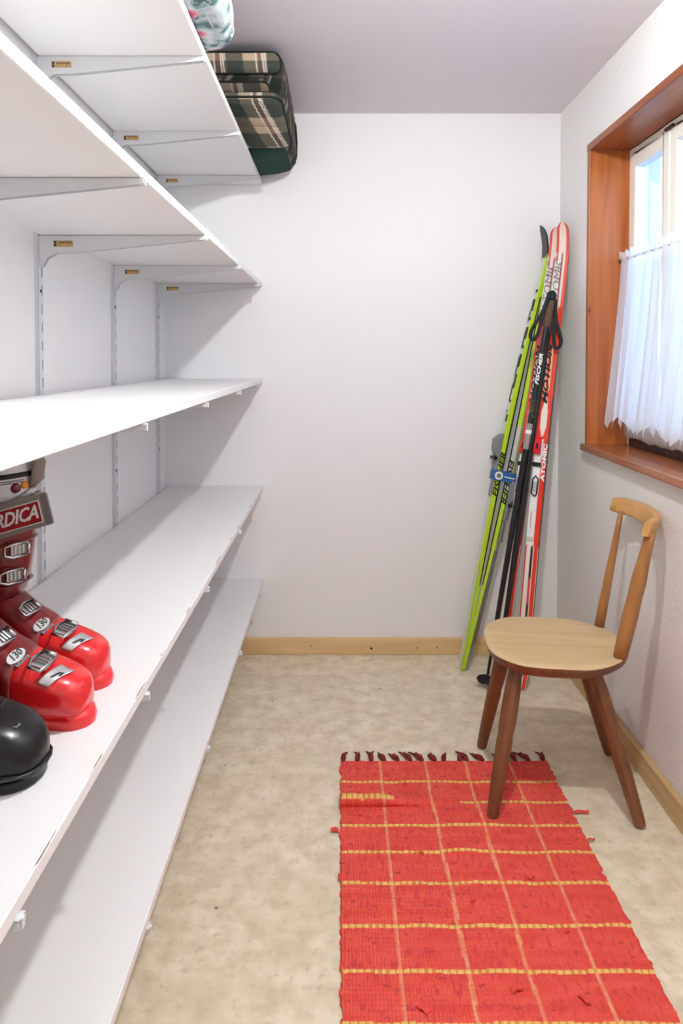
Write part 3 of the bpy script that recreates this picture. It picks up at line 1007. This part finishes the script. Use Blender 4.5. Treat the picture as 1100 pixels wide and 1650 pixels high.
        text('lettering', '130', .0165, rotm @ Matrix.Translation((0, .001, .0014)), 'print_black', pl, shear=.25, offset=.0004)
        m2 = m @ Matrix.Translation((.0125, 0, 0))
        g = G()
        for k in range(7): g.box(-.0025, .0025, -.015+k*.0042, -.012+k*.0042, -.001, .0012, m2)
        g.build('flex_bars', 'print_grey', pl)
    return t
S4 = 0.7226
boot('ski_boot', 'red ski boot farther along the shelf, with strap and white liner showing', (-.388, 1.235, S4), radians(-5), 'boot_red', 'boot_dark', group='red ski boots')
boot('ski_boot', 'red ski boot between the black boot and the other red boot', (-.374, 1.105, S4), radians(-5), 'boot_red', 'boot_dark', group='red ski boots', loose=False, cdx=-.040)
boot('winter_boot', 'round toed black boot in front of the red ski boots on the shelf', (-.382, .955, S4), radians(-4), 'boot_black', 'boot_black', simple=True)

# ------------------------------------------------------------------ skis
def ski_mesh(L, width, thick, topfn, sidec, basec, curl, tiplen, camber=.02, n=150, nx=16, flip=0):
    v = []; f = []; kinds = []; uvs = []
    prev = None
    for i in range(n+1):
        y = L*i/n
        t = y/L
        wd = width*(.5+.5*min(1, (1-abs(2*t-1))/.06)**.5) if t < .03 else width
        tl = max(0, (y-(L-tiplen))/tiplen)
        wd *= 1 - .12*tl - .80*max(0, (tl-.72)/.28)**2.2
        wd *= 1 - .06*(1-abs(2*t-1))
        th = .008 + (thick-.008)*max(0, sin(pi*min(1, t*1.02)))**1.3
        zc = camber*sin(pi*min(1, y/(L-tiplen))) if y < L-tiplen else 0
        zc += curl*tl**2.0
        dy = -curl*.55*tl**3
        for row in (1, 0):
            for j in range(nx+1):
                x = (j/nx-.5)*wd
                v.append((x, y+dy, zc + (th if row else 0)))
                uvs.append((2*(j/nx-.5), y))
    m = nx+1; st = 2*m
    for i in range(n):
        for j in range(nx):
            a = i*st+j; f.append((a, a+1, a+st+1, a+st)); kinds.append('t')
            a = i*st+m+j; f.append((a, a+st, a+st+1, a+1)); kinds.append('b')
        a = i*st; f.append((a, a+st, a+st+m, a+m)); kinds.append('s')
        a = i*st+nx; f.append((a, a+m, a+m+st, a+st)); kinds.append('s')
    f.append(tuple([j for j in range(m)] + [m+j for j in range(nx, -1, -1)])); kinds.append('s')
    e = n*st
    f.append(tuple([e+j for j in range(m)] + [e+m+j for j in range(nx, -1, -1)][::1])); kinds.append('s')
    me = bpy.data.meshes.new('ski_body'); me.from_pydata(v, [], f)
    ca = me.color_attributes.new('Col', 'FLOAT_COLOR', 'CORNER')
    for p in me.polygons:
        k = kinds[p.index]
        p.use_smooth = k != 's'
        for li in p.loop_indices:
            vi = me.loops[li].vertex_index; u, y = uvs[vi]
            zr = 1 if (vi % st) < m else 0
            c = topfn(u, y) if k == 't' else (sidec(y, zr) if k == 's' else basec)
            ca.data[li].color = lin(c)
    bm = bmesh.new(); bm.from_mesh(me); bmesh.ops.recalc_face_normals(bm, faces=bm.faces)
    for ed in bm.edges:
        if len(ed.link_faces) == 2 and ed.calc_face_angle(0) > radians(40): ed.smooth = False
    bm.to_mesh(me); bm.free()
    return me

def ski_frame(p0, p1, n):
    p0, p1, n = Vector(p0), Vector(p1), Vector(n)
    l = (p1-p0).normalized(); n = (n - l*n.dot(l)).normalized(); a = l.cross(n)
    return frame(p0, a, l, n)
def up_text(x, y, z): return frame((x, y, z), (0, 1, 0), (-1, 0, 0), (0, 0, 1))     # reads up the ski

# lime green cross-country skis, base to base
LIME = (190, 224, 40)
A0, A1 = Vector((.502, 2.985, 0.004)), Vector((.862, 3.112, 1.650))
XL_ = 1.875
def xtop_left(u, y):
    c = (206, 206, 204)
    if u > .25: c = LIME
    if 1.05 < y < 1.5 and -.7 < u < -.1: c = (24, 24, 24) if (y*9) % 1 < .62 else c
    if y < .45 and u > -.2: c = (150, 154, 150) if u > .6 else LIME
    if y > XL_-.16: c = (52, 54, 52)
    return c
def xtop_right(u, y):
    c = (142, 142, 138)
    if u < -.35: c = LIME if y > .45 else (120, 122, 118)
    if u > .7: c = (176, 176, 178)
    if 1.52 < y < 1.62: c = LIME if noise.noise((u*2, y*30, 0)) > -.2 else (40, 40, 38)
    if y > XL_-.2: c = (112, 124, 44) if u < .4 else (132, 136, 120)
    if .1 < y < .5: c = (128, 128, 122) if noise.noise((u*4, y*26, 2)) > 0 else (96, 96, 92)
    return c
def xside_l(y, zr):
    if y > XL_-.15: return (40, 42, 42)
    return LIME
def xside_r(y, zr):
    if y > XL_-.2: return (112, 126, 40)
    return LIME if (y < .75 or y > 1.0) else (200, 202, 204)
for side in (0, 1):
    nrm = (Vector((-.97, -.22, .16)), Vector((.80, -.60, -.10)))[side]
    off = (Vector((-.007, -.002, 0)), Vector((.008, .001, 0)))[side]
    fm = ski_frame(A0+off, A1+off, nrm)
    lab = ('lime green cross-country ski on the left, dark tip curling away from the corner', 'lime and grey cross-country ski of the strapped pair, tip curling into the corner')[side]
    t = thing('cross_country_ski', lab, 'ski', mtx=fm, group='pair of lime cross-country skis')
    me = ski_mesh(XL_, .044, .024, (xtop_left, xtop_right)[side], (xside_l, xside_r)[side], (30, 30, 32) if side == 0 else (196, 198, 204), (.052, .032)[side], .20, camber=.010)
    link('ski_body', me, 'attr', t)
    # lettering: along the side walls in the middle, and up the top sheet
    sx = .0213 if side == 0 else -.0213
    if side == 0:
        tm = frame((sx*.975, .80, .0215), (0, 1, 0), (0, 0, 1), (1, 0, 0))
    else:
        tm = frame((sx*.975, .78, .0215), (0, -1, 0), (0, 0, 1), (-1, 0, 0))
    # black centre stripe near the base edge
    g = G(); s_ = 1 if side == 0 else -1
    rows = []
    for k in range(25):
        y = .35 + k*.05
        th = .008 + .016*max(0, sin(pi*min(1, y/XL_*1.02)))**1.3
        zc = .010*sin(pi*min(1, y/(XL_-.2)))
        wdt = .022*(1 - .06*(1-abs(2*y/XL_-1)))
        rows.append([Vector((s_*(wdt+.0004), y, zc+.0005)), Vector((s_*(wdt+.0004), y, zc+.30*th))])
    g.loft(rows, False, False, closed=False)
    st_ = g.build('edge_stripe', 'print_black', t)
    text('lettering', 'FISCHER', .032, tm, 'print_black', t, shear=.3, offset=.0010, xs=1.55)
    if side == 1:
        text('lettering', 'FISCHER', .040, up_text(.006, 1.33, .0262), 'print_black', t, shear=.3, offset=.0004, xs=1.7)
        g = G()
        for y in (1.535, 1.585):
            g = G().add([(-.010, y, .0195), (.010, y, .0195), (0, y+.03, .0185)], [(0, 1, 2)]); g.build('emblem', 'print_black', t)
    else:
        for k, (y, l_) in enumerate(((1.02, .03), (1.10, .012), (1.16, .06), (1.25, .055), (1.33, .012), (1.37, .05), (1.45, .012), (1.49, .05), (1.57, .012))):
            zc = .010*sin(pi*min(1, y/(XL_-.2))); th = .008+.016*max(0, sin(pi*y/XL_))**1.3
            G().box(-.004, .010, y, y+l_, zc+th-.002, zc+th+.0008).build('dash_mark', 'print_black', t)
    # grey binding on the top sheet
    z0 = .0335; yb = (.80, .62)[side]
    prof = [(yb, z0), (yb+.17, z0), (yb+.165, z0+.012), (yb+.14, z0+.034), (yb+.10, z0+.030), (yb+.07, z0+.014), (yb, z0+.010)]
    b = G().loft([[(-.018, y, z) for y, z in prof], [(.018, y, z) for y, z in prof]]).build('binding', 'grey_plastic', t, bevel=.003)
    G().box(-.020, .020, yb+.058, yb+.072, z0+.010, z0+.026).build('binding_bar', 'black', b, bevel=.002)
    G().box(-.013, .013, yb-.09, yb-.005, z0-.002, z0+.006).build('heel_plate', 'grey_plastic', t, bevel=.003)

# blue strap round the pair
ctr = A0.lerp(A1, .778/1.65)
ax = (A1-A0).normalized()
e1 = Vector((1, .12, 0)); e1 = (e1-ax*e1.dot(ax)).normalized(); e2 = ax.cross(e1)
st = thing('ski_strap', 'blue strap with round white logo wrapped around the lime skis', 'strap', mtx=frame(ctr, e1, e2, ax))
def strap_ring(k, n=40, rx=.050, ry=.040):
    a = 2*pi*k/n
    return rx*sp(cos(a), .6), ry*sp(sin(a), .6)
rs = []
for z, d in ((-.020, 0), (-.020, .0022), (.020, .0022), (.020, 0)):
    r_ = []
    for k in range(40):
        x, y = strap_ring(k); q = Vector((x, y, 0)); q = q*(1+d/q.length)
        r_.append((q.x, q.y, z))
    rs.append(r_)
rs.append(rs[0])
G().loft(rs, False, False).build('strap_band', 'blue', st, smooth=True, auto=50)
sg = 1 if e2.y < 0 else -1
# (front of the band faces the room)
fy = -.0424 if e2.y > 0 else .0424
G().lathe([(.017, 0), (.0165, .0012)], 20, frame((-.034, fy*.985, 0), (1,0,0), (0,0,1), (0, math.copysign(1, fy), 0))).build('logo_disc', 'print_white', st)
G().lathe([(.010, .0010), (.0095, .0016)], 16, frame((-.034, fy*.985, 0), (1,0,0), (0,0,1), (0, math.copysign(1, fy), 0))).build('logo_mark', 'print_grey', st)
G().box(-.012, .034, min(fy, fy*1.015), max(fy, fy*1.015)+.0002, -.002, .002).build('strap_line', 'print_white', st)

# red and white skis with white bindings
RED = (226, 56, 32); WHT = (236, 228, 214)
RL = 1.835
def rtop(u, y):
    c = RED
    if y < .55:
        c = WHT if u < .35 else RED
        if u < -.78: c = (200, 40, 44)
        if u > .88: c = WHT
        if .20 < y and abs(u-.0) < .13: c = (26, 26, 28)
        if y < .20 and abs(u) < .5*sqrt(max(0, 1-((y-.12)/.08)**2)): c = (28, 28, 30) if abs(u) > .36*sqrt(max(0, 1-((y-.12)/.08)**2)) or abs(u) < .13 else WHT
        if .33 < y < .42 and abs(u) < .25: c = (206, 70, 70)
    elif y < .92:
        c = RED if u > .2 else WHT
        if u > .9: c = (60, 30, 30)
    elif y < 1.48:
        c = RED
        d = (y-.96)
        if abs(u+.05) < .55*max(0, sin(pi*min(1, max(0, (y-.95)/.17)))): c = WHT
        if -.75 < u < -.35 and 1.12 < y < 1.30: c = (226, 190, 160)
        if .0 < u < .30 and y > 1.14: c = (240, 206, 160)
        if u > .88 and y < 1.12: c = (52, 34, 34)
        if u < -.9: c = (196, 40, 60)
    else:
        c = (222, 218, 208)
        if u > .62: c = (232, 84, 64)
        if -.02 < u < .14 and y < 1.72: c = (180, 60, 62)
        if y > 1.66 and -.8 < u < -.6: c = (196, 84, 80)
        if y > 1.70: c = (230, 206, 190) if abs(u) < .6 else (204, 84, 70)
    return c
def rside(y, zr): return (34, 26, 28) if y < 1.3 else (198, 66, 58)
RP = [((.690, 2.806, .004), (.882, 2.962, 1.66), 'red and white ski standing nearest the right wall corner', (-.50, -.86, .1)),
      ((.610, 2.842, .004), (.868, 3.026, 1.655), 'red and white ski half hidden behind the black ski poles', (-.45, -.89, .1))]
for k, (p0, p1, lab, nn) in enumerate(RP):
    t = thing('red_ski', lab, 'ski', mtx=ski_frame(p0, p1, nn), group='pair of red and white skis')
    link('ski_body', ski_mesh(RL, .051, .022, rtop, rside, (40, 40, 42), .050, .17, camber=.018), 'attr', t)
    text('lettering', 'MOTION', .030, up_text(-.005, 1.205, .0375), 'print_black', t, shear=.3, offset=.0008, xs=1.9)
    text('lettering', 'ATOMIC', .0195, up_text(.0163, .865, .0404), 'print_white', t, shear=.1, offset=.0008, xs=1.9)
    text('lettering', 'ATOMIC', .040, up_text(-.006, 1.57, .0240), 'print_grey', t, shear=.2, offset=-.0004, xs=1.35)
    z0 = .0395
    b = G().loft([[(-.023, y, z) for y, z in ((.56, z0-.002), (.92, z0-.001), (.915, z0+.010), (.80, z0+.014), (.58, z0+.010))],
                  [(.006, y, z) for y, z in ((.56, z0-.002), (.92, z0-.001), (.915, z0+.010), (.80, z0+.014), (.58, z0+.010))]]).build('binding_plate', 'white_plastic', t, bevel=.004)
    pr = [(.895, z0+.008), (.965, z0-.001), (.960, z0+.012), (.925, z0+.030), (.895, z0+.028)]
    h = G().loft([[(-.024, y, z) for y, z in pr], [(.004, y, z) for y, z in pr]]).build('binding_latch', 'red_plastic', t, bevel=.004)
    G().box(-.014, -.005, .915, .937, z0+.026, z0+.033).build('latch_slot', 'black', h, bevel=.002)
    G().box(.0045, .0095, .88, .955, z0-.001, z0+.022).build('binding_wing', 'white_plastic', t, bevel=.003)
    G().box(-.025, .009, .848, .864, z0+.008, z0+.022).build('toe_bar', 'black', t, bevel=.003)
    g = G().tube([(-.016, .80, z0+.016), (-.016, .745, z0+.022), (.000, .735, z0+.022), (.004, .745, z0+.022), (.004, .80, z0+.016), (-.006, .812, z0+.018)], .003, 8, closed=True)
    lv_ = g.build('binding_lever', 'black', t, smooth=True)
    G().box(-.013, .001, .752, .79, z0+.011, z0+.017).build('lever_plate', 'silver', lv_, bevel=.002)
    text('lettering', 'ATOMIC', .010, up_text(-.010, .645, z0+.0127), 'print_red', b, xs=1.6)

# ------------------------------------------------------------------ ski poles
PP = [((.559, 2.820, .004), (.816, 2.868, 1.521), 'black ski pole with lettering and brown cork grip in front of red skis', 1),
      ((.588, 2.790, .004), (.829, 2.903, 1.500), 'black ski pole standing right of the lettered pole behind the chair', 0)]
for p0, p1, lab, front in PP:
    nn = Vector((-.25, -.97, .1))
    fm = ski_frame(p0, p1, nn)
    Lp = (Vector(p1)-Vector(p0)).length
    zm = Matrix(((1,0,0,0),(0,0,1,0),(0,-1,0,0),(0,0,0,1)))       # lathe z -> local y
    t = thing('ski_pole', lab, 'ski pole', mtx=fm, group='pair of black ski poles')
    G().lathe([(.0050, .05), (.0090, .30), (.0112, .65), (.0110, Lp-.13)], 14, zm).build('shaft', 'black', t, smooth=True, auto=60)
    G().lathe([(.0008, 0), (.003, .02), (.0045, .055)], 10, zm).build('steel_tip', 'chrome', t, smooth=True)
    # basket: half-round paddle
    g = G(); pts = [(-.040, .040), (-.030, .055), (-.010, .062), (.010, .060), (.020, .052), (.020, .044), (.006, .030), (-.012, .024), (-.030, .028)]
    g.loft([[(x, y-.015+z*.5, z) for x, y in pts] for z in (-.016, .016)])
    g.build('basket', 'black', t, bevel=.003)
    hd = G().lathe([(.012, Lp-.14), (.0150, Lp-.135), (.0165, Lp-.09), (.0155, Lp-.045), (.0165, Lp-.035)], 14, zm).build('grip', 'cork', t, smooth=True)
    G().lathe([(.0165, Lp-.036), (.019, Lp-.025), (.018, Lp-.008), (.010, Lp+.002), (.001, Lp+.004)], 14, zm @ Matrix.Diagonal((1, 1, 1, 1))).build('grip_cap', 'black', t, smooth=True)
    # hand strap loops
    s_ = -1 if front else 1
    pth = [(0, Lp-.012, .016), (s_*.012, Lp-.03, .024), (s_*.022, Lp-.085, .026), (s_*.040, Lp-.130, .024), (s_*.052, Lp-.165, .022), (s_*.050, Lp-.190, .020), (s_*.036, Lp-.196, .020), (s_*.026, Lp-.170, .022), (s_*.022, Lp-.130, .024), (s_*.018, Lp-.07, .024), (s_*.008, Lp-.03, .020)]
    sm = []
    for i in range(len(pth)-1):
        a = Vector(pth[max(i-1,0)]); b_ = Vector(pth[i]); c = Vector(pth[i+1]); d = Vector(pth[min(i+2, len(pth)-1)])
        for q in range(5):
            u = q/5
            sm.append(.5*((2*b_) + (c-a)*u + (2*a-5*b_+4*c-d)*u*u + (3*b_-a-3*c+d)*u**3))
    sm.append(Vector(pth[-1]))
    G().tube(sm, .0020, 8, flat=3.4, up=(0, 0, 1)).build('hand_strap', 'black_soft', t, smooth=True)
    if front:
        text('lettering', 'FISCHER', .0185, up_text(0, 1.235, .0116), 'print_white', t, shear=.3, offset=.0005, xs=1.75)
        g = G(); g.lathe([(.0112, .925), (.0115, .930), (.0115, 1.02), (.0112, 1.025)], 14, zm); b = g.build('grey_sleeve', 'strap_grey', t, smooth=True)
        g = G(); g.lathe([(.0116, .985), (.0118, .988), (.0118, .998), (.0116, 1.0)], 14, zm); g.build('white_ring', 'print_white', t, smooth=True)
        g = G(); g.lathe([(.0112, 1.05), (.0115, 1.052), (.0115, 1.115), (.0112, 1.118)], 14, zm); g.build('olive_sleeve', mat('olive_print', (74, 84, 48), .5, noise_=(40, (30, 32, 26), .45, .55)), t, smooth=True)

# ------------------------------------------------------------------ chair
CH = thing('wooden_chair', 'light wooden chair with splayed turned legs and curved back rail by the window', 'chair', (.637, 2.180, 0), radians(-6.4))
SEAT = .432
prof = []
N = 64
def seat_outline(sc=1.0, dz=0):
    o = []
    for k in range(N):
        a = 2*pi*k/N
        cx, cy = cos(a), sin(a)
        ex = .62 if cx < 0 else .62
        x = (.205 if cx < 0 else .200)*sp(cx, ex)
        y = .200*sp(cy, .66)
        if x > .05: y *= 1 - .34*((x-.05)/.15)**1.4
        if x < -.12: y *= 1 - .10*((-.12-x)/.085)
        o.append((x*sc, y*sc, dz))
    return o
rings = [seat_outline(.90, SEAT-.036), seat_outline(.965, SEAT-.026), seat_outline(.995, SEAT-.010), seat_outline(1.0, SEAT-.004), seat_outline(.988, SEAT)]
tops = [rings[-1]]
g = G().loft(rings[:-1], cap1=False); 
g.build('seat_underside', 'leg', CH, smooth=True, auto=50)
rt = [seat_outline(1.0, SEAT-.0042), seat_outline(.994, SEAT-.001), seat_outline(.98, SEAT)] + [seat_outline(s_, SEAT - .004*(1-s_)) for s_ in (.85, .6, .3, .03)]
G().loft(rt, cap0=False).build('seat', 'seat', CH, smooth=True)
def leg(top, foot, name='leg'):
    top, foot = Vector(top), Vector(foot)
    d = foot-top; Ln = d.length; z = d.normalized(); x = Vector((1, 0, 0)); x = (x - z*x.dot(z)).normalized(); y = z.cross(x)
    pr = [(.018, 0), (.0195, .06), (.0225, .16), (.0235, .30), (.0225, .42), (.0205, .475), (.0215, .485), (.0225, .50), (.0215, .60), (.0190, .80), (.0165, .97), (.0145, 1.0)]
    G().lathe([(r_, t_*Ln) for r_, t_ in pr], 10, frame(top, x, y, z)).build(name, 'leg', CH, smooth=True, auto=35)
for tx, ty, fx, fy_ in ((-.125, -.115, -.198, -.192), (-.125, .115, -.198, .184), (.085, -.105, .196, -.184), (.085, .105, .204, .190)):
    leg((tx, ty, SEAT-.030), (fx, fy_, .0055))
# spindles
def spindle(b, t_, prof_, flat, name='spindle'):
    b, t_ = Vector(b), Vector(t_); n = len(prof_)
    pts = [b.lerp(t_, q) for q, r_ in prof_]
    G().tube(pts, [r_ for q, r_ in prof_], 14, flat=flat, up=(1, 0, 0)).build(name, 'spindle', CH, smooth=True)
spindle((.158, -.105, SEAT-.002), (.226, -.142, .792), [(0, .0185), (.15, .0205), (.35, .0215), (.5, .0195), (.62, .0205), (.78, .0165), (.92, .0150), (1, .014)], 1.0)
spindle((.158, .140, SEAT-.002), (.220, .140, .790), [(0, .0150), (.2, .0145), (.5, .0125), (.8, .0095), (1, .0075)], 1.0)
# curved back rail
pts = []
for k in range(33):
    q = -1 + 2*k/32
    v_ = .020 + .178*q
    u_ = .261 - .056*abs(q)**2.6
    pts.append((u_, v_))
rings = []
for i, (u_, v_) in enumerate(pts):
    a = pts[max(i-1, 0)]; b_ = pts[min(i+1, 32)]
    tx, ty = b_[0]-a[0], b_[1]-a[1]; l_ = sqrt(tx*tx+ty*ty); nx_, ny_ = ty/l_, -tx/l_
    h = .0125; z0, z1 = .782, .826
    if i in (0, 32): h *= .8; z0 += .003; z1 -= .003
    rr = []
    for s_, zz in ((-1, z0+.004), (-.75, z0), (.75, z0), (1, z0+.004), (1, z1-.004), (.75, z1), (-.75, z1), (-1, z1-.004)):
        lean = .012*(zz-z0)/.044
        rr.append((u_+nx_*h*s_+lean, v_+ny_*h*s_, zz))
    rings.append(rr)
G().loft(rings).build('back_rail', 'rail_wood', CH, smooth=True, auto=38)

# ------------------------------------------------------------------ rug
RX0, RX1, RY0, RY1 = 0.002, 0.648, 0.55, 2.300
rug = thing('rag_rug', 'coral red woven rag rug with yellow stripes lying under the chair', 'rug', (RX0, RY0, 0))
nx, ny = 170, 640
W_, H_ = RX1-RX0, RY1-RY0
stripeY = [2.183, 2.082, 1.975, 1.868, 1.756, 1.621, 1.4985, 1.376, 1.254, 1.132, 1.01, .888, .766]
stripeX = [.124, .262, .388, .526]
v = []; f = []; cols = []
for j in range(ny+1):
    Yw = RY0 + H_*j/ny
    for i in range(nx+1):
        s = i/nx
        Xw = W_*s
        edge = .006*noise.noise((0 if s < .5 else 9, Yw*26, 0)) + .004*noise.noise((0 if s < .5 else 9, Yw*70, 4))
        xx = Xw + edge*(abs(2*s-1)**6)*1.2 + (.006 if s > .5 else 0)*0
        z = .0055 + .0016*noise.noise((Xw*9, Yw*9, 1)) + .0007*noise.noise((Xw*40, Yw*60, 2))
        yy = Yw
        # ruck in the cloth near the far left corner
        fx = max(0, 1 - Xw/.30)
        d = Yw - 2.079
        z += .026*min(1, fx*1.6)*math.exp(-(d/(.010 if d < 0 else .028))**2)
        d2 = Yw-(1.872+.004*noise.noise((Xw*10, 0, 0)))
        z += .007*math.exp(-(d2/.018)**2)*math.exp(-((Xw-.30)/.06)**2)
        z += .004*math.exp(-((Yw-1.99)/.02)**2)*math.exp(-((Xw-.36)/.10)**2)
        yy -= .022*min(1, fx*1.6)*math.exp(-((d+.005)/.010)**2)
        if j == ny: z = .004; yy += .003*noise.noise((Xw*40, 0, 7))
        v.append((xx, yy-RY0, z))
        n1 = noise.noise((Xw*55, Yw*55, 0)); n2 = noise.noise((Xw*12, Yw*40, 5)); n3 = noise.noise((Xw*130, Yw*30, 8))
        c = [232 + 8*n2, 88 + 12*n2 + 6*n1, 76 + 10*n2]
        ch = (int(Xw/.13) + int((Yw+.05)/.12)) % 2
        if n3 > .34 - .08*ch: c = [218, 76, 76]
        if n1 > .56: c = [204, 70, 74]
        wob = .004*noise.noise((Xw*14, Yw*3, 11))
        for q, sx in enumerate(stripeX):
            if abs(Xw-sx-.003*noise.noise((sx*9, Yw*6, 3))) < .0042: c = [236, 138, 104] if n3 > -.1 else [240, 160, 120]
        for sy in stripeY:
            gap = abs(sy-2.082) < .01 and .15 < Xw < .34
            if abs(Yw+wob-sy) < .0052 and not gap: c = [240, 198, 112] if (int(Xw*190) % 3) else [218, 140, 84]
        cols.append(c)
for j in range(ny):
    for i in range(nx):
        a = j*(nx+1)+i
        f.append((a, a+1, a+nx+2, a+nx+1))
# turn the edges down to the floor
me = bpy.data.meshes.new('woven_cloth')
base = len(v)
rim = [i for i in range(nx)] + [j*(nx+1)+nx for j in range(ny)] + [ny*(nx+1)+i for i in range(nx, 0, -1)] + [j*(nx+1) for j in range(ny, 0, -1)]
for q in rim:
    v.append((v[q][0], v[q][1], max(.0005, v[q][2]-.006))); cols.append([k*.9 for k in cols[q]])
nr = len(rim)
for k in range(nr):
    k2 = (k+1) % nr
    f.append((rim[k], base+k, base+k2, rim[k2]))
me.from_pydata(v, [], f)
colour(me, lambda vi, p: cols[vi])
link('woven_cloth', me, 'rug', rug, smooth=True)
rnd = random.Random(5)
tx = [.010, .052, .098, .140, .182, .222, .258, .298, .322, .372, .398, .448, .492, .548, .592, .634]
for k, x in enumerate(tx):
    g = G()
    ln_ = rnd.uniform(.026, .040); dx = rnd.uniform(-.022, .008)
    y0 = H_-.004
    g.tube([(x, y0, .006), (x+dx*.4, y0+ln_*.35, .012), (x+dx*.8, y0+ln_*.7, .010), (x+dx*1.2, y0+ln_, .008)], [.0055, .0085, .0075, .0055], 7)
    for q in range(2):
        e = rnd.uniform(-.010, .010)
        g.tube([(x+dx*1.0, y0+ln_*.85, .008), (x+dx*1.3+e, y0+ln_+.012, .006), (x+dx*1.4+e*1.6, y0+ln_+.022, .0035)], [.004, .003, .0015], 6)
    g.build('tassel', 'tassel', rug, smooth=True)
for (x, y, a, l_, w_) in ((W_, 1.318+.0, 0, .044, .012), (W_, 1.917-RY0-.0, 0, .020, .006), (-.004, 1.957-RY0, pi, .022, .014), (.002, 1.775-RY0, pi, .008, .02),
                          (.055, 2.03-RY0, -pi/2, .016, .008), (.20, 1.865-RY0, -.6, .014, .006), (.47, 1.78-RY0, -2.4, .020, .010), (.30, 1.69-RY0, .5, .014, .007),
                          (.17, 1.40-RY0, 2.4, .026, .014), (.34, 1.45-RY0, .3, .024, .014), (.47, 1.44-RY0, -1.0, .028, .008), (.49, 1.60-RY0, .4, .016, .010)):
    if y == 1.318: y = 2.035-RY0
    ca_, sa_ = cos(a), sin(a)
    g = G()
    zz = .0045 if (x >= W_-.001 or x < .003) else .0075
    prof_ = [(0, zz), (l_*.4, zz+.005), (l_*.8, zz+.002), (l_, zz+.004)]
    top = [Vector((x+ca_*q-sa_*w_/2, y+sa_*q+ca_*w_/2, z)) for q, z in prof_]; bot = [Vector((x+ca_*q+sa_*w_/2, y+sa_*q-ca_*w_/2, z+.001)) for q, z in prof_]
    rows = [[a_, b_, b_-Vector((0,0,.0022)), a_-Vector((0,0,.0022))] for a_, b_ in zip(top, bot)]
    g.loft(rows); g.build('loose_rag_end', 'rag', rug)
